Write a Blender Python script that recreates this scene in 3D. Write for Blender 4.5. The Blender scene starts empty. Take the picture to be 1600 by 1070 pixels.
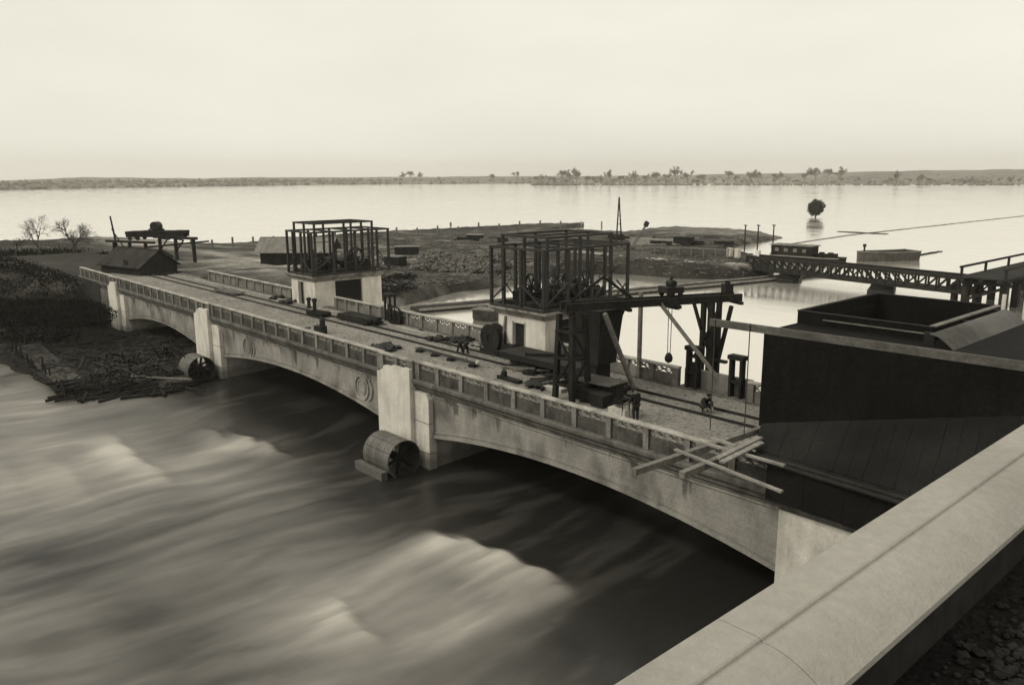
import bpy, bmesh, math, random
import numpy as np
from mathutils import Vector, Matrix, noise
random.seed(7); rng = np.random.default_rng(7)
PI = math.pi; R = math.radians
scene = bpy.context.scene
COL = scene.collection

# ------------------------------------------------------------------ camera
# world: x along the bridge (far end negative), y upstream, z up, z = 0 on the deck
EYE = 12.1; FPX = 1257.0; W0, H0 = 1600.0, 1070.0
def _ray(px, py): return np.array([(px-W0/2)/FPX, (py-H0/2)/FPX, 1.0])
HY0, HY1, VPX = 280.0, 272.0, -360.0
_n = np.cross(_ray(0, HY0), _ray(W0, HY1)); _n /= np.linalg.norm(_n)
UPV = _n if _n[1] < 0 else -_n
_v = _ray(VPX, HY0+(HY1-HY0)/W0*VPX)
AX = _v-UPV*np.dot(_v, UPV); AX /= np.linalg.norm(AX)
EX = -AX
EY = np.cross(UPV, EX)
if EY[0] < 0: EY = -EY
EZ = UPV
def V(px, py, z=None, x=None, y=None):
    """point of the photograph's pixel on the plane z=, x= or y="""
    r = _ray(px, py); d = np.array([r@EX, r@EY, r@EZ])
    if z is not None: t = (z-EYE)/d[2]
    elif x is not None: t = x/d[0]
    else: t = y/d[1]
    return Vector((d[0]*t, d[1]*t, EYE+d[2]*t))
cam_d = bpy.data.cameras.new('camera'); cam = bpy.data.objects.new('camera', cam_d); COL.objects.link(cam)
cam_d.sensor_width = 36.0; cam_d.lens = 36.0*FPX/W0; cam_d.clip_start = 0.05; cam_d.clip_end = 9000
rt = Vector((EX[0], EY[0], EZ[0])); up = -Vector((EX[1], EY[1], EZ[1])); bk = -Vector((EX[2], EY[2], EZ[2]))
M = Matrix((rt, up, bk)).transposed().to_4x4(); M.translation = (0, 0, EYE)
cam.matrix_world = M
scene.camera = cam

# ------------------------------------------------------------------ sky and sun
SUN_EL, SUN_DIR = R(42), Vector((-0.50, -0.86, 0))          # light comes from the downstream left
world = bpy.data.worlds.new('World'); scene.world = world; world.use_nodes = True
nt = world.node_tree; nt.nodes.clear()
def N(nt, t, **kw):
    n = nt.nodes.new(t)
    for k, v in kw.items(): setattr(n, k, v)
    return n
out = N(nt, 'ShaderNodeOutputWorld'); bg = N(nt, 'ShaderNodeBackground')
sky = N(nt, 'ShaderNodeTexSky'); sky.sky_type = 'NISHITA'; sky.sun_disc = False
sky.sun_elevation = SUN_EL; sky.sun_rotation = math.atan2(SUN_DIR.x, SUN_DIR.y); sky.altitude = 100
sky.air_density = 1.0; sky.dust_density = 3.0; sky.ozone_density = 1.0
bw = N(nt, 'ShaderNodeRGBToBW'); nt.links.new(sky.outputs[0], bw.inputs[0])
ov = N(nt, 'ShaderNodeMix', data_type='FLOAT'); ov.inputs[0].default_value = 0.80   # a thin even overcast veils the clear sky
nt.links.new(bw.outputs[0], ov.inputs[2]); ov.inputs[3].default_value = 10.5
# pale cloud veil, a little uneven
tc = N(nt, 'ShaderNodeTexCoord'); mp = N(nt, 'ShaderNodeMapping'); mp.inputs['Scale'].default_value = (1.2, 1.2, 5)
cn = N(nt, 'ShaderNodeTexNoise'); cn.inputs['Scale'].default_value = 1.3; cn.inputs['Detail'].default_value = 4
nt.links.new(tc.outputs['Generated'], mp.inputs[0]); nt.links.new(mp.outputs[0], cn.inputs['Vector'])
cr = N(nt, 'ShaderNodeMapRange'); cr.inputs[1].default_value = 0.3; cr.inputs[2].default_value = 0.7
cr.inputs[3].default_value = 0.90; cr.inputs[4].default_value = 1.06
nt.links.new(cn.outputs[0], cr.inputs[0])
mu = N(nt, 'ShaderNodeMath', operation='MULTIPLY'); nt.links.new(ov.outputs[0], mu.inputs[0]); nt.links.new(cr.outputs[0], mu.inputs[1])
ti = N(nt, 'ShaderNodeMix', data_type='RGBA', blend_type='MULTIPLY'); ti.inputs[0].default_value = 1.0
ti.inputs[6].default_value = (1.0, 0.964, 0.842, 1); nt.links.new(mu.outputs[0], ti.inputs[7])
nt.links.new(ti.outputs[2], bg.inputs[0]); bg.inputs[1].default_value = 0.10
nt.links.new(bg.outputs[0], out.inputs[0])
sun_d = bpy.data.lights.new('sun', 'SUN'); sun_d.energy = 1.25; sun_d.angle = R(10); sun_d.color = (1.0, 0.96, 0.82)
sun = bpy.data.objects.new('sun', sun_d); COL.objects.link(sun)
sd = SUN_DIR.normalized()*math.cos(SUN_EL)+Vector((0, 0, math.sin(SUN_EL)))
sun.rotation_euler = (-sd).to_track_quat('-Z', 'Y').to_euler(); sun.location = (0, 0, 60)
vs = scene.view_settings; vs.view_transform = 'Standard'; vs.look = 'None'; vs.gamma = 1.0; vs.exposure = 0.0
vs.use_curve_mapping = False

# ------------------------------------------------------------------ materials
TINT = (1.0, 0.947, 0.862)
def g3(v): return (v*TINT[0], v*TINT[1], v*TINT[2], 1)
MATS = {}
def mat(name, base, var=0.25, scale=2.0, fine=0.12, fscale=22.0, streak=0.0, rough=0.85, bump=0.25, bscale=18.0,
        metal=0.0, spec=0.3, stretch=(1, 1, 1), stain=None, grain=None, tide=None, drip=None, board=None):
    """procedural weathered surface in world space: broad blotches, fine grain, vertical run-off streaks, relief"""
    m = bpy.data.materials.new(name); m.use_nodes = True; t = m.node_tree; t.nodes.clear()
    o = N(t, 'ShaderNodeOutputMaterial'); b = N(t, 'ShaderNodeBsdfPrincipled'); t.links.new(b.outputs[0], o.inputs[0])
    b.inputs['Roughness'].default_value = rough; b.inputs['Metallic'].default_value = metal
    b.inputs['Specular IOR Level'].default_value = spec
    geo = N(t, 'ShaderNodeNewGeometry')
    def noi(sc, st, det=4.0):
        mp = N(t, 'ShaderNodeMapping'); mp.inputs['Scale'].default_value = st
        nz = N(t, 'ShaderNodeTexNoise'); nz.inputs['Scale'].default_value = sc; nz.inputs['Detail'].default_value = det
        t.links.new(geo.outputs['Position'], mp.inputs[0]); t.links.new(mp.outputs[0], nz.inputs['Vector'])
        return nz.outputs[0]
    def rng_(sock, a, b_, lo=0.28, hi=0.72):
        r = N(t, 'ShaderNodeMapRange'); r.inputs[1].default_value = lo; r.inputs[2].default_value = hi
        r.inputs[3].default_value = a; r.inputs[4].default_value = b_; t.links.new(sock, r.inputs[0]); return r.outputs[0]
    def mul(a, b_):
        k = N(t, 'ShaderNodeMath', operation='MULTIPLY'); t.links.new(a, k.inputs[0]); t.links.new(b_, k.inputs[1]); return k.outputs[0]
    f = rng_(noi(scale*0.35, stretch), 1-var, 1+var)
    f = mul(f, rng_(noi(fscale*0.35, stretch, 6), 1-fine, 1+fine))
    if streak: f = mul(f, rng_(noi(1.0, (2.6, 2.6, 0.16), 5), 1-streak, 1.0, 0.36, 0.56))
    if stain: f = mul(f, rng_(noi(stain[0], (1, 1, 0.55), 7), 1-stain[1], 1.0, 0.36, 0.50))
    if grain: f = mul(f, rng_(noi(1.0, grain, 3), 0.62, 1.15))
    if tide or drip or board:
        sx = N(t, 'ShaderNodeSeparateXYZ'); t.links.new(geo.outputs['Position'], sx.inputs[0]); zz_ = sx.outputs[2]
        def math_(op, a, b_=None):
            k = N(t, 'ShaderNodeMath', operation=op)
            for i, v in enumerate((a, b_)):
                if v is None: continue
                if isinstance(v, (int, float)): k.inputs[i].default_value = v
                else: t.links.new(v, k.inputs[i])
            return k.outputs[0]
    if tide:       # dark wet band above the water, ragged upper edge
        w = math_('ADD', zz_, math_('MULTIPLY', noi(0.9, (1, 1, 1), 5), 1.3)); f = mul(f, rng_(w, 1-tide[1], 1.0, tide[0]+.35, tide[0]+1.05))
    if drip:       # run-off stains hanging from the ledge
        a = noi(1.0, (1.1, 1.1, 0.12), 5); L = math_('MULTIPLY', math_('MAXIMUM', math_('SUBTRACT', a, 0.53), 0.0), 7.0)
        d_ = math_('ADD', math_('ADD', zz_, -drip[0]), L); on = rng_(a, 0.0, 1.0, 0.53, 0.60); st_ = rng_(math_('ADD', d_, math_('MULTIPLY', noi(5.0, (1, 1, 1), 3), 0.5)), 0.0, drip[1], 0.0, 0.45)
        f = mul(f, math_('SUBTRACT', 1.0, math_('MULTIPLY', on, st_)))
    if board:      # seams left by the shuttering boards
        fr = math_('FRACT', math_('MULTIPLY', zz_, 1.0/board[0])); f = mul(f, rng_(math_('ABSOLUTE', math_('SUBTRACT', fr, 0.5)), 1.0, 1-board[1], 0.43, 0.49))
    c = N(t, 'ShaderNodeMix', data_type='RGBA', blend_type='MULTIPLY'); c.inputs[0].default_value = 1
    c.inputs[6].default_value = g3(base); t.links.new(f, c.inputs[7]); t.links.new(c.outputs[2], b.inputs['Base Color'])
    if bump:
        bp = N(t, 'ShaderNodeBump'); bp.inputs['Strength'].default_value = bump; bp.inputs['Distance'].default_value = 0.04
        t.links.new(noi(bscale*0.35, stretch, 6), bp.inputs['Height']); t.links.new(bp.outputs[0], b.inputs['Normal'])
    MATS[name] = m; return m
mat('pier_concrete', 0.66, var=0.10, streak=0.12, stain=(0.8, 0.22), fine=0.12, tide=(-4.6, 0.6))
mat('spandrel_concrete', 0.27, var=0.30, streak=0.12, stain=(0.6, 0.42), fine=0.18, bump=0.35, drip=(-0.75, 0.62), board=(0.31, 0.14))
mat('ledge_concrete', 0.115, var=0.35, streak=0.15, stain=(1.3, 0.4), fine=0.25)
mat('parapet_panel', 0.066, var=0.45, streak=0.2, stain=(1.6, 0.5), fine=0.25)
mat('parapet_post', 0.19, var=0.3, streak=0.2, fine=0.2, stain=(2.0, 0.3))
mat('rail_concrete', 0.34, var=0.25, fine=0.22, stain=(1.1, 0.35))
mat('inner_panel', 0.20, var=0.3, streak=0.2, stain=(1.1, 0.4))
mat('plaster', 0.66, var=0.14, streak=0.12, stain=(0.9, 0.22), fine=0.10, bump=0.2)
mat('cornice_concrete', 0.27, var=0.3, streak=0.2, stain=(1.8, 0.5))
mat('coping', 0.335, var=0.07, fine=0.08, fscale=60, bump=0.2, bscale=160, stain=(1.4, 0.12), rough=0.85)
mat('wall_dark', 0.022, var=0.35, fine=0.3, bump=0.5, spec=0.15)
mat('steel_dark', 0.014, var=0.4, fine=0.3, rough=0.6, metal=0.0, spec=0.25)
mat('steel_frame', 0.026, var=0.3, fine=0.25, rough=0.65, spec=0.25)
mat('steel_plate', 0.12, var=0.22, fine=0.12, rough=0.6, spec=0.4, streak=0.3)
mat('tar', 0.0065, var=0.5, scale=1.2, fine=0.5, rough=0.85, streak=0.3, bump=0.5, spec=0.12)
mat('tar_roof', 0.0105, var=0.55, scale=1.0, fine=0.45, rough=0.85, bump=0.5, spec=0.15)
mat('timber_dark', 0.022, var=0.35, fine=0.3, grain=(3, 3, 0.8), spec=0.15)
mat('timber', 0.17, var=0.25, fine=0.2, grain=(2, 5, 5))
mat('timber_light', 0.27, var=0.2, fine=0.2, grain=(2, 5, 5))
mat('shingle', 0.21, var=0.2, fine=0.3, grain=(6, 6, 1.5))
mat('shed_roof', 0.03, var=0.5, fine=0.35, spec=0.1)
mat('stone', 0.10, var=0.8, scale=8, fine=0.35)
mat('pale_stone', 0.50, var=0.2, fine=0.2)
mat('cloth_black', 0.014, var=0.3, fine=0.3, bump=0.2)
mat('cloth_grey', 0.03, var=0.3, fine=0.3)
mat('skin', 0.22, var=0.1, fine=0.05, bump=0)
mat('bark', 0.07, var=0.3, fine=0.3)
mat('leaf', 0.045, var=0.4, fine=0.3)
mat('haze_tree', 0.21, var=0.3, fine=0.3, bump=0, spec=0.05)  # winter twigs, with distance haze lightened into the base colour
mat('brush', 0.011, var=0.5, scale=1, fine=0.4, bump=0, spec=0.05)
mat('white_paint', 0.6, var=0.1)
mat('rope', 0.05, var=0.2)
mat('hull_pale', 0.085, var=0.25, streak=0.3)
mat('black', 0.008, var=0.2, bump=0)
mat('quay', 0.16, var=0.3, streak=0.4)
mat('gate_steel', 0.01, var=0.3, streak=0.4, rough=0.7, spec=0.15)
mat('rail_steel', 0.03, var=0.3, rough=0.5, metal=0.3)
mat('plank_grey', 0.105, var=0.3, fine=0.25, grain=(1.2, 6, 6))
mat('haze_hill', 0.20, var=0.3, scale=0.02, fine=0.3, fscale=0.2, bump=0)  # winter fields, paled further so the colour carries the distance haze
mat('gravel_dark', 0.010, var=0.5, scale=6, fine=0.5, fscale=90, bump=0.8, bscale=60, spec=0.1)
mat('pebble', 0.013, var=0.85, scale=30, fine=0.3)
mat('debris', 0.10, var=0.7, scale=6, fine=0.3)

# ------------------------------------------------------------------ mesh helpers
class MB:
    def __init__(s): s.v = []; s.f = []
    def add(s, vs, fs):
        n = len(s.v); s.v += [tuple(p) for p in vs]; s.f += [tuple(i+n for i in f) for f in fs]; return s
    def box(s, c, d, rz=0.0, ry=0.0, rx=0.0):
        m = Matrix.Rotation(rz, 3, 'Z') @ Matrix.Rotation(ry, 3, 'Y') @ Matrix.Rotation(rx, 3, 'X'); c = Vector(c)
        vs = [c+m@Vector((x*d[0]/2, y*d[1]/2, z*d[2]/2)) for x in (-1, 1) for y in (-1, 1) for z in (-1, 1)]
        return s.add(vs, BOXF)
    def box2(s, a, b): return s.box([(a[i]+b[i])/2 for i in range(3)], [abs(b[i]-a[i]) for i in range(3)])
    def bar(s, p, q, w, h=None, upv=(0, 0, 1)):
        h = h or w; p = Vector(p); q = Vector(q); d = (q-p).normalized(); u = Vector(upv)
        if abs(d.dot(u)) > 0.97: u = Vector((1, 0, 0))
        a = d.cross(u).normalized()*w/2; b = a.cross(d).normalized()*h/2
        vs = [e+i*a+j*b for e in (p, q) for i in (-1, 1) for j in (-1, 1)]
        return s.add(vs, BOXF)
    def tube(s, p, q, r, r2=None, n=8, cap=True):
        r2 = r if r2 is None else r2; p = Vector(p); q = Vector(q); d = (q-p).normalized()
        u = Vector((0, 0, 1)) if abs(d.z) < 0.95 else Vector((1, 0, 0)); a = d.cross(u).normalized(); b = a.cross(d)
        vs = [e+(a*math.cos(2*PI*i/n)+b*math.sin(2*PI*i/n))*rr for e, rr in ((p, r), (q, r2)) for i in range(n)]
        fs = [(i, (i+1) % n, n+(i+1) % n, n+i) for i in range(n)]
        if cap: fs += [tuple(range(n))[::-1], tuple(range(n, 2*n))]
        return s.add(vs, fs)
    def ring(s, c, ax, r0, r1, t, n=20, a0=0.0, a1=2*PI):
        """flat annulus of thickness t about axis ax"""
        c = Vector(c); d = Vector(ax).normalized(); u = Vector((0, 0, 1)) if abs(d.z) < 0.9 else Vector((1, 0, 0))
        a = d.cross(u).normalized(); b = a.cross(d); full = abs(a1-a0) > 6.28; m = n if full else n+1
        vs = []
        for i in range(m):
            th = a0+(a1-a0)*i/n; e = a*math.cos(th)+b*math.sin(th)
            vs += [c+e*r0-d*t/2, c+e*r1-d*t/2, c+e*r1+d*t/2, c+e*r0+d*t/2]
        fs = []
        for i in range(n):
            k, l = 4*i, 4*((i+1) % m)
            for j in range(4): fs.append((k+j, k+(j+1) % 4, l+(j+1) % 4, l+j))
        if not full: fs += [(0, 3, 2, 1), (4*n, 4*n+1, 4*n+2, 4*n+3)]
        return s.add(vs, fs)
    def profile(s, pts, x0, x1, cap=True):
        """(y,z) outline extruded along x"""
        n = len(pts); vs = [(x0, y, z) for y, z in pts]+[(x1, y, z) for y, z in pts]
        fs = [(i, (i+1) % n, n+(i+1) % n, n+i) for i in range(n)]
        if cap: fs += [tuple(range(n))[::-1], tuple(range(n, 2*n))]
        return s.add(vs, fs)
    def prism(s, pts, z0, z1):
        n = len(pts); vs = [(x, y, z0) for x, y in pts]+[(x, y, z1) for x, y in pts]
        fs = [(i, (i+1) % n, n+(i+1) % n, n+i) for i in range(n)]+[tuple(range(n))[::-1], tuple(range(n, 2*n))]
        return s.add(vs, fs)
    def lathe(s, c, prof, n=12, ax='Z'):
        c = Vector(c); vs = []
        for r, z in prof:
            for i in range(n):
                th = 2*PI*i/n; p = Vector((r*math.cos(th), r*math.sin(th), z))
                if ax == 'X': p = Vector((p.z, p.x, p.y))
                if ax == 'Y': p = Vector((p.y, p.z, p.x))
                vs.append(c+p)
        fs = [(k*n+i, k*n+(i+1) % n, (k+1)*n+(i+1) % n, (k+1)*n+i) for k in range(len(prof)-1) for i in range(n)]
        fs += [tuple(range(n))[::-1], tuple(range((len(prof)-1)*n, len(prof)*n))]
        return s.add(vs, fs)
    def rock(s, c, r, sq=0.7):
        c = Vector(c); ph = random.random()*9; vs = []
        for p in ICO:
            k = r*(0.7+0.5*random.random()); q = Matrix.Rotation(ph, 3, 'Z') @ Vector(p)
            vs.append(c+Vector((q.x*k, q.y*k, q.z*k*sq)))
        return s.add(vs, ICOF)
    def build(s, name, m, parent=None, kind=None, smooth=False):
        me = bpy.data.meshes.new(name); me.from_pydata(s.v, [], s.f); me.update()
        bm = bmesh.new(); bm.from_mesh(me); bmesh.ops.recalc_face_normals(bm, faces=bm.faces); bm.to_mesh(me); bm.free()
        if smooth: me.polygons.foreach_set('use_smooth', [True]*len(me.polygons))
        me.materials.append(MATS[m] if isinstance(m, str) else m)
        return link(name, me, parent, kind)
BOXF = [(0, 1, 3, 2), (4, 6, 7, 5), (0, 4, 5, 1), (2, 3, 7, 6), (0, 2, 6, 4), (1, 5, 7, 3)]
_t = (1+5**.5)/2
ICO = [Vector(p).normalized() for p in [(-1, _t, 0), (1, _t, 0), (-1, -_t, 0), (1, -_t, 0), (0, -1, _t), (0, 1, _t), (0, -1, -_t), (0, 1, -_t), (_t, 0, -1), (_t, 0, 1), (-_t, 0, -1), (-_t, 0, 1)]]
ICOF = [(0, 11, 5), (0, 5, 1), (0, 1, 7), (0, 7, 10), (0, 10, 11), (1, 5, 9), (5, 11, 4), (11, 10, 2), (10, 7, 6), (7, 1, 8), (3, 9, 4), (3, 4, 2), (3, 2, 6), (3, 6, 8), (3, 8, 9), (4, 9, 5), (2, 4, 11), (6, 2, 10), (8, 6, 7), (9, 8, 1)]
ABSLOC = {}
def link(name, me, parent=None, kind=None):
    """vertices are world coordinates; the object's origin goes to the base of its own mesh"""
    o = bpy.data.objects.new(name, me); COL.objects.link(o)
    n = len(me.vertices); co = np.empty(n*3); me.vertices.foreach_get('co', co); co = co.reshape(-1, 3)
    lo, hi = co.min(0), co.max(0); c = np.array([(lo[0]+hi[0])/2, (lo[1]+hi[1])/2, lo[2]])
    me.vertices.foreach_set('co', (co-c).ravel()); me.update()
    c = Vector(c); ABSLOC[o] = c
    o.location = c-(ABSLOC[parent] if parent else Vector()); o.parent = parent
    if kind: o['kind'] = kind
    return o
def tag(o, label, cat, group=None):
    o['label'] = label; o['category'] = cat
    if group: o['group'] = group
    return o
def thing(name, label, cat, loc, group=None):
    o = bpy.data.objects.new(name, None); COL.objects.link(o); o.empty_display_size = 0.3
    o.location = Vector(loc); ABSLOC[o] = Vector(loc); return tag(o, label, cat, group)
def struct(o): o['kind'] = 'structure'; return o
def dup(o, loc, rz=0.0, sc=1.0, label=None, group=None):
    r = o.copy(); COL.objects.link(r); r.location = Vector(loc); r.rotation_euler = (0, 0, rz); r.scale = (sc, sc, sc) if not hasattr(sc, '__len__') else sc
    ABSLOC[r] = Vector(loc)
    if label: r['label'] = label
    if group: r['group'] = group
    for ch in list(o.children):
        c = ch.copy(); COL.objects.link(c); c.parent = r
        for g in list(ch.children):
            d = g.copy(); COL.objects.link(d); d.parent = c
    return r
# ================================================================== THE SETTING
ZL, ZR = -2.5, -5.5                    # lake level above the weir, river level below it
def vnoise(x, y, s, seed=0, octv=4):
    """smooth value noise on arrays"""
    x = np.asarray(x)*s; y = np.asarray(y)*s; tot = np.zeros(np.broadcast(x, y).shape); a = 1.0; w = 0
    for k in range(octv):
        r = np.random.default_rng(seed*31+k); T = r.random((64, 64))
        xi = np.floor(x).astype(int); yi = np.floor(y).astype(int); fx = x-xi; fy = y-yi
        fx = fx*fx*(3-2*fx); fy = fy*fy*(3-2*fy)
        g = lambda i, j: T[(xi+i) % 64, (yi+j) % 64]
        tot += a*((g(0, 0)*(1-fx)+g(1, 0)*fx)*(1-fy)+(g(0, 1)*(1-fx)+g(1, 1)*fx)*fy); w += a
        a *= 0.5; x = x*2.03+11; y = y*2.03+5
    return tot/w
def sdf(poly, X, Y):
    """signed distance to polygon, positive inside"""
    P = np.array(poly, float); d = np.full(X.shape, 1e9); ins = np.zeros(X.shape, bool)
    for i in range(len(P)):
        a, b = P[i], P[(i+1) % len(P)]; e = b-a; w0 = X-a[0]; w1 = Y-a[1]
        t = np.clip((w0*e[0]+w1*e[1])/(e@e), 0, 1); d = np.minimum(d, np.hypot(w0-e[0]*t, w1-e[1]*t))
        c = ((a[1] > Y) != (b[1] > Y)) & (X < (b[0]-a[0])*(Y-a[1])/(b[1]-a[1]+1e-12)+a[0]); ins ^= c
    return np.where(ins, d, -d)
def ss(a, b, x): t = np.clip((x-a)/(b-a), 0, 1); return t*t*(3-2*t)
def grid_obj(name, xs, ys, Zf, m, attrs=None, smooth=True):
    X, Y = np.meshgrid(xs, ys, indexing='ij'); Z = Zf(X, Y); nx, ny = X.shape
    me = bpy.data.meshes.new(name); co = np.stack([X, Y, Z], -1).reshape(-1, 3)
    i = np.arange(nx*ny).reshape(nx, ny); q = np.stack([i[:-1, :-1], i[1:, :-1], i[1:, 1:], i[:-1, 1:]], -1).reshape(-1, 4)
    me.vertices.add(len(co)); me.vertices.foreach_set('co', co.ravel())
    me.loops.add(q.size); me.loops.foreach_set('vertex_index', q.ravel())
    me.polygons.add(len(q)); me.polygons.foreach_set('loop_start', np.arange(0, q.size, 4)); me.polygons.foreach_set('loop_total', np.full(len(q), 4))
    me.update(calc_edges=True); me.polygons.foreach_set('use_smooth', [smooth]*len(q))
    for k, fn in (attrs or {}).items():
        at = me.attributes.new(k, 'FLOAT', 'POINT'); at.data.foreach_set('value', fn(X, Y, Z).astype(np.float32).ravel())
    me.materials.append(m); o = bpy.data.objects.new(name, me); COL.objects.link(o); return o

# ---- land: shoreline above the weir, bank and apron below it
LAND = [(-74.6, 39.0), (-75.2, 52.6), (-77.0, 57), (-79.5, 63.5), (-79.0, 73), (-82, 84), (-79, 92), (-75, 93.5), (-69, 94.5), (-64, 98), (-61, 104), (-60.4, 109),
        (-64, 115), (-78.4, 126.9), (-87.2, 135.4), (-92.5, 150.6), (-95, 163), (-97.5, 178.2), (-108, 186), (-121, 190.5), (-135.3, 184.3), (-138, 172), (-136.8, 161.7), (-152.8, 156.7),
        (-158, 168), (-164.5, 181.1), (-168, 176), (-173, 156.4), (-175.4, 135), (-175.7, 114.6), (-174, 95), (-172, 77), (-170, 67.5), (-176, 61.7), (-191.5, 50.8), (-203, 34.8),
        (-215, 20), (-235, 0), (-260, -40), (-260, -60), (-150, -60), (-140, 5), (-110, 16.5), (-104, 21), (-97.5, 27.5), (-97, 38)]
APRON = [(-150, 8), (-110, 12.6), (-95, 13.3), (-89.5, 13.9), (-78.6, 14.8), (-72.5, 15.0), (-70.2, 16.4), (-69.4, 19.6), (-69.3, 26), (-69.5, 39), (-101, 39), (-112, 20), (-150, 10)]
PIT = [(-84, 42.5), (-76, 43), (-76, 50.5), (-83, 50)]
EMB = [(-84, 84), (-79, 92), (-75, 93.5), (-69, 94.5), (-64, 98), (-61, 104), (-60.4, 109), (-64, 115), (-78.4, 126.9), (-90, 118), (-98, 100)]
def land_z(X, Y):
    d = sdf(LAND, X, Y)+1.6*(vnoise(X, Y, 0.13, 3)-0.5); da = sdf(APRON, X, Y)+1.3*(vnoise(X, Y, 0.45, 5)-0.5)
    n1 = vnoise(X, Y, 0.05, 1)-0.5; n2 = vnoise(X, Y, 0.5, 2)-0.5
    up_ = ss(-1.0, 2.2, d)
    low = -6.9
    # plateau heights
    left = ss(-88, -100, X)*ss(75, 50, Y)                         # the approach to the bridge
    top = -1.55+1.3*n1+0.45*n2+0.3*(vnoise(X, Y, 1.1, 4)-0.5)+left*1.35
    emb = ss(-2.5, 2.5, sdf(EMB, X, Y)); top = top*(1-emb)+emb*(-0.42+0.12*n2)
    dike = ss(9, 3, d)*ss(-150, -166, X)*ss(80, 105, Y); top = top+dike*0.3
    hump = np.exp(-((X+122)/22)**2-((Y-182)/9)**2)*0.35; top = top+hump-0.8*np.exp(-((X+116)/18)**2-((Y-178)/16)**2)
    bank = ss(27, 19, Y)*ss(-100, -116, X); top = top+bank*(0.9+0.8*n1)
    pit = ss(-1.5, 1.5, sdf(PIT, X, Y)); top = top-pit*0.95
    slope = np.where(Y < 27.5, 9.0, 3.0)
    z = low+(top-low)*np.clip(ss(-1.5, slope, d), 0, 1)
    za = low+(-4.85+0.35*n1+0.32*n2-low)*ss(-1.0, 1.6, da)
    z = np.maximum(z, za)
    # keep the ground below the bridge deck and its approach
    under = (X > -104) & (Y > 26.5) & (Y < 39.2); z = np.where(under, np.minimum(z, -4.4), z)
    road = (X <= -97) & (X > -150) & (Y > 27.0) & (Y < 38.6); z = np.where(road, np.where(X <= -104, -0.06, np.minimum(z, -0.8)), z)
    return z
def land_tone(X, Y, Z):
    d = sdf(LAND, X, Y); n = vnoise(X, Y, 0.09, 8); n2 = vnoise(X, Y, 0.6, 9)
    n3 = vnoise(X, Y, 0.25, 14); t = 0.056+0.07*(n-0.5)+0.10*(n2-0.5)+0.09*ss(0.56, 0.7, n3)
    sand = ss(0.46, 0.60, vnoise(X, Y, 0.06, 12))*ss(-80, -100, X)*ss(42, 50, Y)*ss(95, 70, Y); t = t+sand*0.17
    path = np.exp(-((Y-(57+0.10*(X+110)))/2.2)**2)*ss(-84, -92, X); t = t+path*0.18
    road = np.exp(-((Y-(100.2+0.35*(X+72)*(X > -72)))/1.3)**2)*ss(-100, -92, X)*(X < -60); t = np.where(sdf(EMB, X, Y) > -3, t*0.55+road*0.34, t)
    mud = ss(1.8, 0.2, d)*(Y > 40); t = t*(1-0.3*mud)+0.05*mud
    spit = np.exp(-((X+118)/20)**2-((Y-176)/14)**2); t = t+spit*0.17*n2
    low = (Y < 27.3) | (Z < -3.2); t = np.where(low, 0.014+0.014*n2+0.05*ss(0.56, 0.66, n)*(Z < -3.5), t)
    t = np.where((Y < 28) & (Z > -1.6), 0.02+0.035*ss(0.52, 0.62, n), t)
    t = np.where((sdf(EMB, X, Y) > -3) & (Z < -0.7), 0.022+0.03*n2, t)
    t = np.where((X < -112.8) & (Y < 41), 0.022+0.03*n2+0.05*ss(0.6, 0.7, n), t)
    return np.clip(t, 0.012, 0.5)
m_land = mat('ground', 1.0, var=0.25, scale=1.2, fine=0.35, fscale=8, bump=0.7, bscale=7, rough=0.95, spec=0.1)
def use_attr(m, name):
    t = m.node_tree; b = [n for n in t.nodes if n.type == 'BSDF_PRINCIPLED'][0]; l = b.inputs['Base Color'].links[0]
    a = N(t, 'ShaderNodeAttribute', attribute_name=name); k = N(t, 'ShaderNodeMix', data_type='RGBA', blend_type='MULTIPLY'); k.inputs[0].default_value = 1
    t.links.new(l.from_socket, k.inputs[6]); t.links.new(a.outputs['Fac'], k.inputs[7]); t.links.new(k.outputs[2], b.inputs['Base Color'])
use_attr(m_land, 'tone')
land = grid_obj('ground', np.arange(-262, -56.9, 0.9), np.arange(-60, 196, 0.9), land_z, m_land, {'tone': land_tone}); struct(land)

# ---- lake above the weir
m = bpy.data.materials.new('lake_water'); m.use_nodes = True; t = m.node_tree; b = t.nodes['Principled BSDF']
b.inputs['Base Color'].default_value = g3(0.86); b.inputs['Metallic'].default_value = 0.80; b.inputs['Roughness'].default_value = 0.11; b.inputs['IOR'].default_value = 1.33
geo = N(t, 'ShaderNodeNewGeometry'); mp = N(t, 'ShaderNodeMapping'); mp.inputs['Scale'].default_value = (0.5, 0.22, 1); nz = N(t, 'ShaderNodeTexNoise')
nz.inputs['Scale'].default_value = 0.8; nz.inputs['Detail'].default_value = 5; bp = N(t, 'ShaderNodeBump'); bp.inputs['Strength'].default_value = 0.035; bp.inputs['Distance'].default_value = 0.25
t.links.new(geo.outputs['Position'], mp.inputs[0]); t.links.new(mp.outputs[0], nz.inputs['Vector']); t.links.new(nz.outputs[0], bp.inputs['Height']); t.links.new(bp.outputs[0], b.inputs['Normal'])
mp2 = N(t, 'ShaderNodeMapping'); mp2.inputs['Scale'].default_value = (0.010, 0.03, 1); nz2 = N(t, 'ShaderNodeTexNoise'); nz2.inputs['Detail'].default_value = 3
t.links.new(geo.outputs['Position'], mp2.inputs[0]); t.links.new(mp2.outputs[0], nz2.inputs['Vector'])
mr = N(t, 'ShaderNodeMapRange'); mr.inputs[1].default_value = .35; mr.inputs[2].default_value = .65; mr.inputs[3].default_value = .08; mr.inputs[4].default_value = .20
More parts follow.
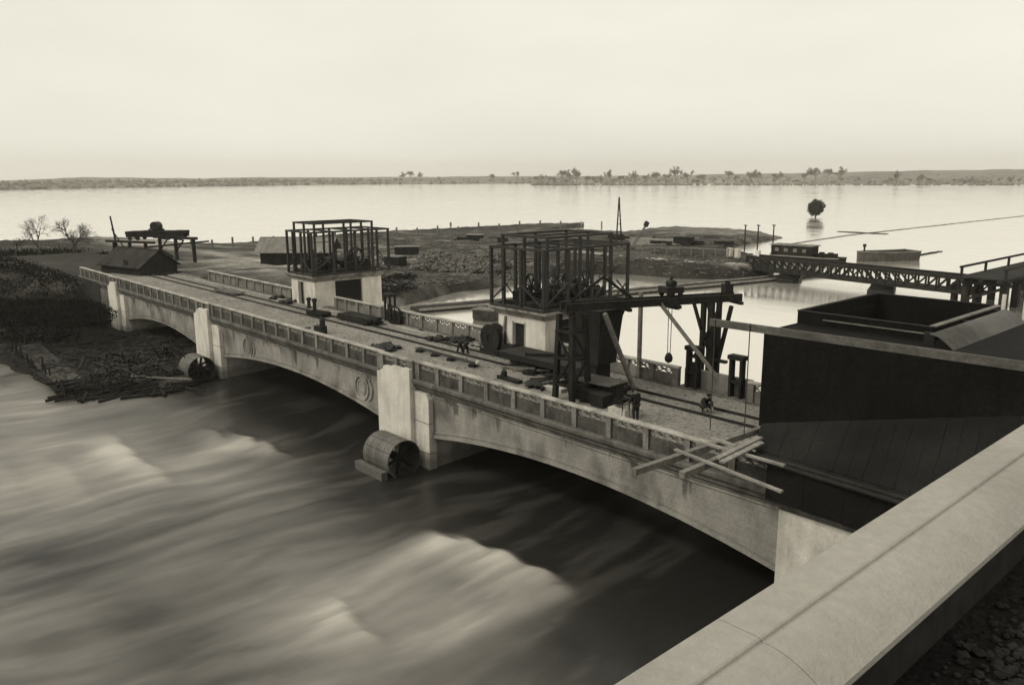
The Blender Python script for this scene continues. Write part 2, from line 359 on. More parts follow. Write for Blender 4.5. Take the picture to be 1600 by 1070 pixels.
t.links.new(nz2.outputs[0], mr.inputs[0]); t.links.new(mr.outputs[0], b.inputs['Roughness'])
MATS['lake'] = m
bmk = MB(); ys = [40.9, 70, 120, 250, 600, 1400, 2700]
bmk.add([(x, y, ZL) for y in ys for x in (-2700, -600, -200, -95, -15, 200, 2700)], [(r*7+i, r*7+i+1, r*7+i+8, r*7+i+7) for r in range(len(ys)-1) for i in range(6)])
lake = bmk.build('lake_water', 'lake'); struct(lake)

# ---- river below the weir: standing waves where the jets of the bays break up
CR = []
for px, py, amp, sx, sy in [(655, 856, 0.30, 1.6, 1.0), (700, 842, 0.55, 1.7, 1.0), (745, 852, 0.6, 1.7, 1.0), (790, 868, 0.7, 1.5, 1.0), (835, 890, 0.6, 1.3, 1.1), (862, 915, 0.35, 1.0, 1.6),
                          (525, 942, 0.30, 1.0, 0.8), (553, 958, 0.45, .9, 0.9), (583, 985, 0.35, 0.8, 1.0), (200, 694, 0.45, 3.0, .8), (226, 716, 0.45, 2.6, 1.0), (245, 738, 0.3, 2.2, 1.0), (345, 678, 0.35, 3.0, 0.7), (385, 684, 0.45, 2.6, .7), (425, 694, 0.4, 2.0, .7), (100, 742, 0.22, 6, 1.5), (20, 748, .22, 6, 1.5)]:
    p = V(px, py, z=ZR+0.3); CR.append((p.x, p.y, amp, sx, sy))
def crest(X, Y):
    """steep towards the weir, long run-out downstream"""
    h = np.zeros(X.shape)
    for x, y, a, sx, sy in CR:
        dy = Y-y-1.5*(vnoise(X, Y, 0.35, 21)-0.5); s = np.where(dy > 0, sy*0.45, sy*(1.5+2.0*vnoise(X*1.3, Y*.1, 1.0, 22, 2)))
        h = np.maximum(h, a*np.exp(-((X-x)/sx)**2-(dy/s)**2))
    return h
def warp(X, Y):
    w = 6.0*(vnoise(X, Y, 0.06, 33, 2)-0.5)+2.6*(vnoise(X, Y*.7, 0.22, 34, 3)-0.5)-0.03*(20-Y)
    return X+w
# broad misty bands and dark hollows of the current: pixel, reach across and along the flow, strength
BANDS = [(60, 735, 7, 4, .30), (170, 722, 5, 3, .25), (300, 735, 5, 3, .18), (560, 800, 3.0, 4, .16), (640, 900, 2.6, 4.0, .25), (740, 935, 2.4, 3.2, .25), (800, 960, 1.8, 3, .15), (300, 640, 6, 2.0, .15), (40, 640, 5, 3, .22),
         (480, 1010, 2, 3, .12), (700, 1030, 2, 2.5, .12), (120, 900, 5, 4, -.22), (300, 985, 4, 3, -.16), (420, 820, 4, 3.5, -.10), (560, 740, 3, 2.5, -.25), (930, 960, 2.2, 3, -.25), (1020, 960, 3, 2.2, .18), (1100, 900, 2.5, 2, .15), (330, 620, 5, 2, -.1)]
BANDS = [(*V(px, py, z=ZR)[:2], a, b_, k) for px, py, a, b_, k in BANDS]
def riv_z(X, Y):
    Xw = warp(X, Y); s = ss(30, 18, Y)
    st = (vnoise(Xw*0.55, Y*0.10, 1.0, 41, 3)-0.5)*0.16*(0.35+s)+(vnoise(X, Y, 0.16, 43, 3)-0.5)*0.42*s
    drop = ss(27, 40, Y)*0.5
    return ZR+0.55*crest(X, Y)+st+drop
def riv_foam(X, Y, Z):
    Xw = warp(X, Y); c = crest(X, Y)
    # jets under the bays stay smooth and dark until they break
    y0 = np.where(X > -38.5, 20.0+0.12*(X+38), np.where(X > -69, 22.5+0.02*(X+69), 23)); y0 = np.where(X > -21, y0-0.85*(X+21), y0)
    broke = ss(2.5, -6.0, Y-y0+6*(vnoise(Xw, Y, 0.14, 51)-0.5))
    st = vnoise(Xw*1.0, Y*0.17, 1.0, 52, 5); st2 = vnoise(Xw*0.33, Y*0.10, 1.0, 53, 4); bo = vnoise(Xw, Y, 0.28, 57, 5)
    f = 0.22*(bo-0.5)+0.265+0.34*(st2-0.5)+0.30*(st-0.5)
    for x, y, a, b_, k in BANDS: f = f+k*np.exp(-((X-x)/a)**2-((Y-y)/b_)**2)*(0.7+0.6*st)
    f = np.maximum(broke, .25*ss(16, 11, Y)*ss(-20, -12, X)+.5*ss(-26, -14, X)*ss(15, 9, Y))*f+0.06*ss(.48, .7, st)
    top = np.clip(c/0.62, 0, 1.1)**2.0; f = f+0.20*ss(0.0, 0.35, c)*(0.3+1.4*st2)+0.85*top*(0.25+0.8*st+0.6*bo)
    return np.clip(f, 0, 1.1)
m = bpy.data.materials.new('river_water'); m.use_nodes = True; t = m.node_tree; b = t.nodes['Principled BSDF']
a = N(t, 'ShaderNodeAttribute', attribute_name='foam'); mx = N(t, 'ShaderNodeMix', data_type='RGBA')
mx.inputs[6].default_value = g3(0.020); mx.inputs[7].default_value = g3(0.46)
geo = N(t, 'ShaderNodeNewGeometry'); mp = N(t, 'ShaderNodeMapping'); mp.inputs['Scale'].default_value = (1.3, 0.26, 0.5); mp.inputs['Rotation'].default_value = (0, 0, R(-3))
nz = N(t, 'ShaderNodeTexNoise'); nz.inputs['Scale'].default_value = 1.0; nz.inputs['Detail'].default_value = 7; nz.inputs['Roughness'].default_value = 0.62
t.links.new(geo.outputs['Position'], mp.inputs[0]); t.links.new(mp.outputs[0], nz.inputs['Vector'])
mr = N(t, 'ShaderNodeMapRange'); mr.inputs[1].default_value = .3; mr.inputs[2].default_value = .7; mr.inputs[3].default_value = .86; mr.inputs[4].default_value = 1.12
t.links.new(nz.outputs[0], mr.inputs[0]); k = N(t, 'ShaderNodeMath', operation='MULTIPLY', use_clamp=True); t.links.new(a.outputs['Fac'], k.inputs[0]); t.links.new(mr.outputs[0], k.inputs[1])
t.links.new(k.outputs[0], mx.inputs[0]); t.links.new(mx.outputs[2], b.inputs['Base Color'])
b.inputs['IOR'].default_value = 1.33
r2 = N(t, 'ShaderNodeMapRange'); r2.inputs[3].default_value = 0.30; r2.inputs[4].default_value = 0.8; t.links.new(k.outputs[0], r2.inputs[0]); t.links.new(r2.outputs[0], b.inputs['Roughness'])
bp = N(t, 'ShaderNodeBump'); bp.inputs['Strength'].default_value = 0.12; bp.inputs['Distance'].default_value = 0.2; t.links.new(nz.outputs[0], bp.inputs['Height']); t.links.new(bp.outputs[0], b.inputs['Normal'])
river = grid_obj('river_water', np.concatenate([np.arange(-150, -75, 0.7), np.arange(-75, 0.2, 0.28)]), np.concatenate([np.arange(-60, -4, 0.7), np.arange(-4, 40.3, 0.28)]), riv_z, m, {'foam': riv_foam}); struct(river)

# ---- far shore
YB = [(-500, 300), (0, 297), (130, 295), (300, 292), (500, 289), (830, 287), (1100, 287), (1600, 288), (2200, 289)]
YT0 = [(-500, 287), (0, 283), (130, 277), (300, 279), (420, 277), (530, 275), (640, 274), (830, 273), (1000, 272), (1250, 268), (1450, 264), (1600, 262), (2200, 262)]
YT = [(a, b+(2.5 if a > 500 else 0)) for a, b in YT0]
def itp(tab, px): return float(np.interp(px, [a for a, _ in tab], [b for _, b in tab]))
fm = MB(); rows = []
for i, px in enumerate(range(-500, 2201, 14)):
    p = V(px, itp(YB, px), z=ZL); k = 1.22
    if p.length > 1750: p = Vector((p.x*1750/p.length, p.y*1750/p.length, ZL))
    h = V(px, itp(YT, px)+1.0*(noise.noise(Vector((i*0.35, 3, 1)))+0.5*noise.noise(Vector((i*0.9, 7, 1)))), y=p.y*k).z
    q = Vector((p.x*k, p.y*k, max(h, 1.0)))
    rows.append([p+Vector((0, 0, -1.2)), Vector((p.x*1.02, p.y*1.02, ZL+2+(h+2.5)*0.22)), Vector((p.x*1.1, p.y*1.1, ZL+(h+2.5)*0.62)), q, Vector((p.x*1.35, p.y*1.35, ZL))])
fm.add([p for r in rows for p in r], [(5*i+j, 5*i+5+j, 5*i+6+j, 5*i+1+j) for i in range(len(rows)-1) for j in range(4)])
fs_ = fm.build('far_shore_hills', 'haze_hill', smooth=True); struct(fs_)
# woods along it, a mass nobody could count
wm = MB()
for i in range(2600):
    px = random.uniform(-300, 1900); p = V(px, itp(YB, px), z=ZL)
    if p.length > 1750: p = p*(1750/p.length)
    dens = 0.9 if px < 560 else 0.32
    if random.random() > dens: continue
    k = 1.004+random.random()**1.5*0.10; h = random.uniform(4, 9)*(1.0 if px < 560 else 1.05); r = h*random.uniform(0.3, 0.5)
    gz = ZL+2+(k-1)*120*0.5-1 if k > 1.02 else ZL-0.2
    c = Vector((p.x*k, p.y*k, gz+h*0.45))
    wm.rock(c, r*1.15, sq=h/(2*r)*0.9)
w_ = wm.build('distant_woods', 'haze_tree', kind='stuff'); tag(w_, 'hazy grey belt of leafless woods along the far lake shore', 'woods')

# ---- right hand abutment ground and the quay under the camera
q = MB(); q.box2((-1.36, -60, -8), (60, 26.2, 10.19)); tower = q.build('quay_building', 'quay'); tag(tower, 'tall concrete building mass below the pale coping with gravel roof', 'building')
q = MB(); q.box2((-14.98, 28.37, -8), (60, 47, -0.03)); ab = q.build('abutment_ground', 'quay'); struct(ab)
# ================================================================== FOREGROUND WALL
FW = 1.5
cw = thing('coping_wall', 'smooth pale concrete coping wall running beside dark gravel', 'wall', (-1.2, 8, EYE-FW-.41))
x1, x2, x3 = -0.945*FW, -0.825*FW, -0.63*FW; zt = EYE-FW
DR = 0.085; x3 = -0.63*(FW+DR)
top_ = [(x1-0.006, zt-0.02), (x1+0.012, zt), (x2-0.012, zt), (x2-0.004, zt-0.004), (x2, zt-0.013), (x2+0.006, zt-0.014), (x2+0.012, zt-0.010)]
for i in range(1, 13):
    a = i/12; top_.append((x2+0.012+(x3-x2-0.012)*a, zt-0.010-DR*(0.72*a**1.5+0.28*a)+0.012*math.sin(a*PI*1.0)))
prof = top_+[(x3+0.002, zt-DR-0.03), (x3-0.05, zt-DR-0.05), (x3-0.06, zt-0.22), (x1+0.08, zt-0.22), (x1+0.06, zt-0.12), (x1-0.006, zt-0.08)]
# coping cast in lengths with narrow joints
yj = V(1118, 964, z=zt).y; ys_ = [-7.0, yj-6.4, yj-3.2, yj, yj+3.9, yj+7.8, yj+11.7, yj+15.6, yj+19.5]
for a, b_ in zip(ys_[:-1], ys_[1:]):
    c = MB(); n = len(prof); yy = np.linspace(a+0.002, b_-0.002, 2)
    c.add([(x, y, z) for y in yy for x, z in prof], [(i, (i+1) % n, n+(i+1) % n, n+i) for i in range(n)]+[tuple(range(n)), tuple(range(n, 2*n))[::-1]])
    c.build('coping_stone', 'coping', cw)
c = MB(); c.box2((x1+0.085, -7, 9.5), (x3-0.06, 23.2, zt-0.21)); c.build('wall_body', 'wall_dark', cw)
gr = MB(); gr.add([(x3-0.3, -7, 10.21), (8, -7, 10.21), (8, 23, 10.21), (x3-0.3, 23, 10.21)], [(0, 1, 2, 3)]); go = gr.build('gravel_roof', 'gravel_dark'); struct(go)
pb = MB()
for i in range(9000):
    x = x3+0.02+random.random()**1.4*2.4; y = random.uniform(0.2, 5.2); r = random.choice([0.007, 0.01, 0.013, 0.018, 0.026])*random.uniform(.7, 1.3)
    if x-x3 < 0.12 and random.random() < 0.8: continue
    pb.rock((x, y, 10.21+r*0.35), r)
po = pb.build('gravel', 'pebble', kind='stuff'); tag(po, 'loose dark gravel lying behind the pale coping wall', 'gravel')

# ================================================================== THE BRIDGE
YN, YF = 27.7, 38.1                     # outer faces of the near and far parapets
PIERS = [(-43.2, -39.6, -38.1), (-74.0, -70.9, -69.2), (-100.0, -97.0, -95.4)]      # pilaster left, right, set-back right
XR = -15.0
SP = [(-38.1, XR), (-69.2, -43.2), (-95.4, -74.0)]
br = thing('arch_bridge', 'three span concrete arch road bridge with ornamental parapets crossing the river', 'bridge', (-56, 33, -6))
# deck slab and gravelled surface
d = MB(); d.box2((-104.0, 28.05, -0.55), (XR, 37.75, -0.02)); d.build('deck_slab', 'ledge_concrete', br)
mat('deck_gravel', 0.225, var=0.2, scale=1.0, fine=0.32, fscale=16, bump=0.5, bscale=20, stain=(2.6, 0.3), rough=0.95, spec=0.1)
d = MB(); d.add([(-113, 28.0, -0.004), (30, 28.0, -0.004), (30, 37.8, -0.004), (-113, 37.8, -0.004)], [(0, 1, 2, 3)]); rd = d.build('road_surface', 'deck_gravel'); struct(rd)
def arch_z(x, a, b, crown=-2.42, spring=-3.5):
    u = (x-(a+b)/2)/((b-a)/2); return crown+(spring-crown)*u*u
def arch_girder(y0, y1, a, b, name, m, z_top=-0.62, off=0.0, n=28):
    g = MB(); vs = []; fs = []
    for i in range(n+1):
        x = a+(b-a)*i/n; z = arch_z(x, a, b)+off
        vs += [(x, y0, z_top), (x, y1, z_top), (x, y1, z), (x, y0, z)]
    for i in range(n):
        for j in range(4): fs.append((4*i+j, 4*i+(j+1) % 4, 4*i+4+(j+1) % 4, 4*i+4+j))
    fs += [(0, 1, 2, 3), (4*n, 4*n+3, 4*n+2, 4*n+1)]
    return g.add(vs, fs)
def rib(y0, y1, a, b, t, n=28, lift=0.0):
    g = MB(); vs = []; fs = []
    for i in range(n+1):
        x = a+(b-a)*i/n; z = arch_z(x, a, b)+lift
        vs += [(x, y0, z+t), (x, y1, z+t), (x, y1, z-0.012), (x, y0, z-0.012)]
    for i in range(n):
        for j in range(4): fs.append((4*i+j, 4*i+(j+1) % 4, 4*i+4+(j+1) % 4, 4*i+4+j))
    fs += [(0, 1, 2, 3), (4*n, 4*n+3, 4*n+2, 4*n+1)]
    return g.add(vs, fs)
for k, (a, b) in enumerate(SP):
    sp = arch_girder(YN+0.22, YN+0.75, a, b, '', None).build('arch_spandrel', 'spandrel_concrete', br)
    rib(YN+0.10, YN+0.25, a, b, 0.20).build('arch_moulding', 'spandrel_concrete', sp)
    rib(YN+0.16, YN+0.25, a, b, 0.07, lift=0.30).build('arch_fillet', 'spandrel_concrete', sp)
    f = MB(); f.profile([(YN+0.24, -0.74), (YN+0.16, -0.74), (YN+0.13, -0.88), (YN+0.24, -0.92)], a+0.02, b-0.02); f.build('string_moulding', 'spandrel_concrete', sp)
    for yy in (30.2, 32.6, 35.0): arch_girder(yy, yy+0.6, a, b, '', None, z_top=-0.56, n=14).build('inner_girder', 'ledge_concrete', br)
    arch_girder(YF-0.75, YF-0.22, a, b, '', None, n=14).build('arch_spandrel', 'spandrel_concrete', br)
    if k == 1:
        for xm in (a+0+5.1, b-2.95):
            ym = YN+0.20; zm = -1.86
            md = MB(); md.ring((xm, ym, zm), (0, 1, 0), 0.74, 0.90, 0.14, 28).ring((xm, ym+0.01, zm), (0, 1, 0), 0.46, 0.53, 0.10, 24)
            mo = md.build('medallion', 'spandrel_concrete', sp)
            md = MB(); md.lathe((xm, ym-0.05, zm), [(0.02, 0.0), (0.40, 0.02), (0.43, 0.06), (0.43, 0.1)], 24, 'Y'); md.build('medallion_boss', 'spandrel_concrete', sp)
            md = MB(); md.ring((xm+0.52, ym-0.005, zm), (0, 1, 0), 0.78, 0.88, 0.12, 16, -PI*0.42, PI*0.42); md.build('medallion_crescent', 'spandrel_concrete', sp)
# ledge under the parapet
LEDGE = [(YN+0.5, 0.025), (YN-0.16, 0.025), (YN-0.27, -0.05), (YN-0.27, -0.20), (YN-0.10, -0.40), (YN-0.08, -0.50), (YN+0.06, -0.62), (YN+0.06, -0.72), (YN+0.5, -0.72)]
for a, b in [(-39.55, XR), (-70.85, -43.25), (-96.95, -74.05), (-113, -100.05)]:
    l = MB(); l.profile(LEDGE, a, b); l.build('ledge', 'ledge_concrete', br)
    l = MB(); l.profile([(2*((YN+YF)/2)-y, z) for y, z in LEDGE], a, b); l.build('ledge', 'ledge_concrete', br)

def parapet(a, b, y, out, nb, zbase=0.02):
    """one length of parapet: rail with posts, sunk panels and a band of open lattice; out = -1 when the outer face looks to -y"""
    rl = MB(); rl.profile([(y-0.17, 1.02), (y-0.20, 1.06), (y-0.20, 1.12), (y-0.16, 1.15), (y+0.16, 1.15), (y+0.20, 1.12), (y+0.20, 1.06), (y+0.17, 1.02)], a-0.003, b+0.003)
    ro = rl.build('parapet_rail', 'rail_concrete', br); bw_ = (b-a)/nb
    for i in range(nb+1):
        x = a+bw_*i; w = 0.30 if 0 < i < nb else 0.42; xx = min(max(x, a+w/2+0.002), b-w/2-0.002)
        p = MB(); p.box2((xx-w/2, y-0.15, zbase), (xx+w/2, y+0.15, 1.021)); p.build('post', 'parapet_post', ro)
    for i in range(nb):
        x0 = a+bw_*i+(0.425 if i == 0 else 0.155); x1_ = a+bw_*(i+1)-(0.425 if i == nb-1 else 0.155)
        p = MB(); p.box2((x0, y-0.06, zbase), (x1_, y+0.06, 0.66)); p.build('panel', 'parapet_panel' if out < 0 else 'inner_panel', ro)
        q = MB(); n = max(2, round((x1_-x0)/0.56)); s = (x1_-x0)/n; zc, hh = 0.84, 0.165
        for j in range(n):
            xa = x0+s*j; xm = xa+s/2; xb = xa+s
            for p0, p1 in (((xa, zc), (xm, zc+hh)), ((xm, zc+hh), (xb, zc)), ((xa, zc), (xm, zc-hh)), ((xm, zc-hh), (xb, zc))):
                q.bar((p0[0], y, p0[1]), (p1[0], y, p1[1]), 0.07, 0.065, (0, 1, 0))
            q.bar((xa+0.06, y+0.004, zc), (xb-0.06, y+0.004, zc), 0.05, 0.035, (0, 1, 0))
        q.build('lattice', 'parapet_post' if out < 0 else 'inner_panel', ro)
    return ro
for a, b, nb in [(-39.5, XR, 11), (-70.8, -43.3, 13), (-96.9, -74.1, 11), (-112.5, -100.1, 6)]: parapet(a, b, YN+0.1, -1, nb)
for a, b, nb in [(-43.25, -39.55, 2), (-74.05, -70.85, 2), (-100.05, -96.95, 2)]: parapet(a, b, YN-0.04, -1, nb)
parapet(XR+0.05, 14, YN+0.1, -1, 13)
for a, b, nb in [(-37.2, -27.45, 5), (-22.9, XR, 4), (-57.0, -43.0, 7), (-66.9, -58.9, 4), (-97.0, -73.6, 11)]: parapet(a, b, YF-0.1, 1, nb)
# wall closing the recess of the stop-log slots
w = MB(); w.box2((-27.4, YF+0.35, -0.6), (-23.0, YF+0.62, 1.05)); w.build('recess_wall', 'inner_panel', br)
w = MB(); w.box2((-27.6, YF-0.4, -0.6), (-22.8, YF+0.7, -0.018)); w.build('recess_floor', 'ledge_concrete', br)
# piers
for k, (a, b, c) in enumerate(PIERS):
    p = MB(); p.prism([(a+0.4, YN+0.42), (c-0.15, YN+0.42), (c-0.15, 44.6), (c-0.6, 45.6), ((a+c)/2, 46.2), (a+0.8, 45.6), (a+0.4, 44.6)], -8, -0.7)
    po = p.build('pier', 'pier_concrete', br)
    f = MB(); pts = [(a, -7.5), (b, -7.5), (b, 0.60), (b-.7, 0.62), (b-.75, 0.50), (b-1.9, 0.56), (b-1.95, 0.42), (a+.75, 0.40), (a+.7, 0.14), (a+.45, 0.12), (a+.42, -0.05), (a, -0.06)]      # rough upper edge of the render
    m_ = len(pts); f.add([(x, y, z) for y in (YN-0.42, YN+0.44) for x, z in pts], [(i, (i+1) % m_, m_+(i+1) % m_, m_+i) for i in range(m_)]+[tuple(range(m_)), tuple(range(m_, 2*m_))[::-1]])
    f.build('pilaster', 'pier_concrete', po)
    f = MB(); pts = [(b+0.02, -7.5), (c, -7.5), (c, -1.05), (c-0.25, -0.74), (b+0.02, -0.74)]; m_ = len(pts)
    f.add([(x, y, z) for y in (YN-0.12, YN+0.43) for x, z in pts], [(i, (i+1) % m_, m_+(i+1) % m_, m_+i) for i in range(m_)]+[tuple(range(m_)), tuple(range(m_, 2*m_))[::-1]])
    f.build('side_pilaster', 'pier_concrete', po)
    for z in (-4.5, -2.6):
        f = MB(); f.box2((b+0.01, YN-0.135, z), (c+0.012, YN+0.40, z+0.035)); f.build('joint_strip', 'ledge_concrete', po)
    f = MB(); f.box2((a-0.1, YN-0.2, -7.5), (c+0.35, YN+2.6, -5.8)); f.build('footing', 'spandrel_concrete', po)
# right abutment pillar and far left wing wall
f = MB(); f.box2((XR, YN-0.05, -8), (30, 28.36, -0.73)); f.build('abutment_wall', 'pier_concrete', br)
f = MB(); f.box2((XR, YN-0.10, -0.729), (30, 28.05, 0.021)); f.build('abutment_band', 'ledge_concrete', br)
f = MB(); f.add([(-100.3, 28.2, -6.5), (-113, 28.2, -6.5), (-113, 28.2, -0.75), (-100.3, 28.2, -0.75), (-100.3, 27.3, -6.5), (-106, 26.6, -6.5), (-112, 27.6, -0.75), (-100.3, 27.6, -0.75)],
      [(0, 1, 2, 3), (4, 7, 6, 5), (3, 2, 6, 7), (0, 4, 5, 1), (1, 5, 6, 2), (0, 3, 7, 4)]); f.build('wing_wall', 'ledge_concrete', br)
f = MB(); f.bar((-106.1, 26.5, -6.5), (-112.1, 27.5, -0.6), 0.35, 0.3); f.build('wing_wall_edge', 'pier_concrete', br)
# weir gates that hold the lake, between the piers on the upstream side
for a, b in [(-37.9, XR+0.1), (-69.1, -43.0), (-95.3, -73.8)]:
    nb = 6; s = (b-a)/nb
    gt = thing('weir_gate', 'dark riveted steel sluice gate closing the bay between two bridge piers', 'gate', ((a+b)/2, 40.6, -8), 'sluice gates under the bridge')
    for i in range(nb):
        p = MB(); p.box2((a+s*i+0.02, 40.4, -5.1), (a+s*(i+1)-0.02, 40.55, -1.6)); p.build('gate_panel', 'gate_steel', gt)
    for z in (-4.6, -3.4, -2.0):
        p = MB(); p.box2((a, 40.15, z), (b, 40.39, z+0.25)); p.build('gate_beam', 'gate_steel', gt)
    p = MB(); p.box2((a-0.2, 40.3, -8), (b+0.2, 41.2, -5.12)); p.build('sill', 'wall_dark', gt)
# railway track on the deck
for y in (34.0, 35.37):
    r = MB(); r.profile([(y-0.06, 0.0), (y+0.06, 0.0), (y+0.06, 0.02), (y+0.012, 0.035), (y+0.012, 0.09), (y+0.035, 0.10), (y+0.035, 0.135), (y-0.035, 0.135), (y-0.035, 0.10), (y-0.012, 0.09), (y-0.012, 0.035), (y-0.06, 0.02)], -108, -8)
    o = r.build('railway_rail', 'rail_steel'); tag(o, 'rusty steel railway rail laid along the gravelled bridge deck', 'rail', 'rails of the track on the bridge deck')
k = MB(); k.box2((-98, 36.62, 0.0), (-43, 36.8, 0.10)); o = k.build('kerb_strip', 'rail_concrete'); struct(o)
# ================================================================== GATEHOUSES
def offset_path(pts, d):
    """outward offset of a closed counter-clockwise plan outline"""
    n = len(pts); o = []
    for i in range(n):
        a, b, c = Vector(pts[i-1]), Vector(pts[i]), Vector(pts[(i+1) % n]); e, f = (b-a).normalized(), (c-b).normalized()
        n1, n2 = Vector((e.y, -e.x)), Vector((f.y, -f.x)); m = (n1+n2).normalized(); o.append(tuple(b+m*d/max(0.5, m.dot(n1))))
    return o
def gatehouse(X0, X1, Y0, Y1, zt, door, gate, label, group):
    """white rendered valve house with a flared cornice, a door towards the deck and a wide doorway in its near end, rounded upstream"""
    h = thing('gatehouse', label, 'gatehouse', ((X0+X1)/2, (Y0+Y1)/2, -0.7)); r = 1.7
    def wall(nm, a, b, z0, z1, t=0.35):
        m = MB(); m.box2((a[0], a[1], z0), (b[0], b[1], z1)); return m.build(nm, 'plaster', h)
    zb = -0.699; zw = zt-0.62; t = 0.35; dt = 2.25; gt = zw-0.06
    wall('wall', (X0, Y0), (door[0], Y0+t), zb, zw); wall('wall', (door[1], Y0), (X1, Y0+t), zb, zw); wall('lintel', (door[0]+.001, Y0+.01), (door[1]-.001, Y0+t), dt, zw)
    wall('wall', (X1-t, Y0+t+.001), (X1, gate[0]), zb, zw); wall('wall', (X1-t, gate[1]), (X1, Y1-r), zb, zw); wall('lintel', (X1-t, gate[0]+.001), (X1-.01, gate[1]-.001), gt, zw)
    wall('wall', (X0, Y0+t+.001), (X0+t, Y1-r), zb, zw)
    # rounded end
    arc = [(X1-r+r*math.cos(a), Y1-r+r*math.sin(a)) for a in np.linspace(0, PI/2, 8)]+[(X0+r+r*math.cos(a), Y1-r+r*math.sin(a)) for a in np.linspace(PI/2, PI, 8)]
    m = MB(); n = len(arc); inn = [((x-(X0+X1)/2)*(1-2*t/(X1-X0))+(X0+X1)/2, (y-(Y1-r))*(1-t/r)+Y1-r) for x, y in arc]
    vs = [(x, y, z) for z in (zb, zw) for x, y in arc]+[(x, y, z) for z in (zb, zw) for x, y in inn]; fs = []
    for i in range(n-1): fs += [(i, i+1, n+i+1, n+i), (2*n+i, 3*n+i, 3*n+i+1, 2*n+i+1), (n+i, n+i+1, 3*n+i+1, 3*n+i)]
    m.add(vs, fs); m.build('rounded_wall', 'plaster', h, smooth=False)
    outl = [(X0, Y0), (X1, Y0)]+arc+[]
    m = MB(); levels = [(0.02, zw-0.001), (0.10, zw+0.04), (0.14, zw+0.14), (0.42, zt-0.22), (0.52, zt-0.17), (0.52, zt-0.03), (0.48, zt)]
    rings = [[(x, y, z) for x, y in offset_path(outl, d_)] for d_, z in levels]; n = len(outl)
    m.add([p for rr in rings for p in rr], [(k*n+i, k*n+(i+1) % n, (k+1)*n+(i+1) % n, (k+1)*n+i) for k in range(len(levels)-1) for i in range(n)]+[tuple(range(n))[::-1], tuple(range((len(levels)-1)*n, len(levels)*n))])
    m.build('cornice', 'cornice_concrete', h)
    m = MB(); m.box2((X0+t, Y0+t, -0.02), (X1-t, Y1-r, 0.02)); m.build('floor', 'wall_dark', h)
    m = MB(); m.box2((door[0]+0.02, Y0+0.22, 0.0), (door[1]-0.02, Y0+0.29, dt-0.02)); m.build('door', 'timber_dark', h)
    m = MB(); m.box2((door[0]-0.12, Y0-0.02, 0.0), (door[0]-0.002, Y0+0.03, dt+0.1)); m.box2((door[1]+0.002, Y0-0.02, 0.0), (door[1]+0.12, Y0+0.03, dt+0.1)); m.build('door_frame', 'cornice_concrete', h)
    m = MB(); m.box2((X1-.30, gate[0]+.01, 0.0), (X1-.24, gate[1]-.01, gt-.01)); m.build('doorway_shade', 'black', h)  # black sheet added in the open doorway, standing in for the unlit interior
    return h
GH = [(-42.1, -37.4, 36.75, 44.7, 3.33, (-40.55, -39.45), (38.1, 41.2)), (-73.1, -68.4, 36.75, 44.9, 3.05, (-71.6, -70.7), (38.9, 41.9))]
gatehouse(*GH[0], 'white gatehouse with flared cornice standing behind the timber crane', None)
gatehouse(*GH[1], 'white gatehouse with wide dark doorway and plank pile before it', None)

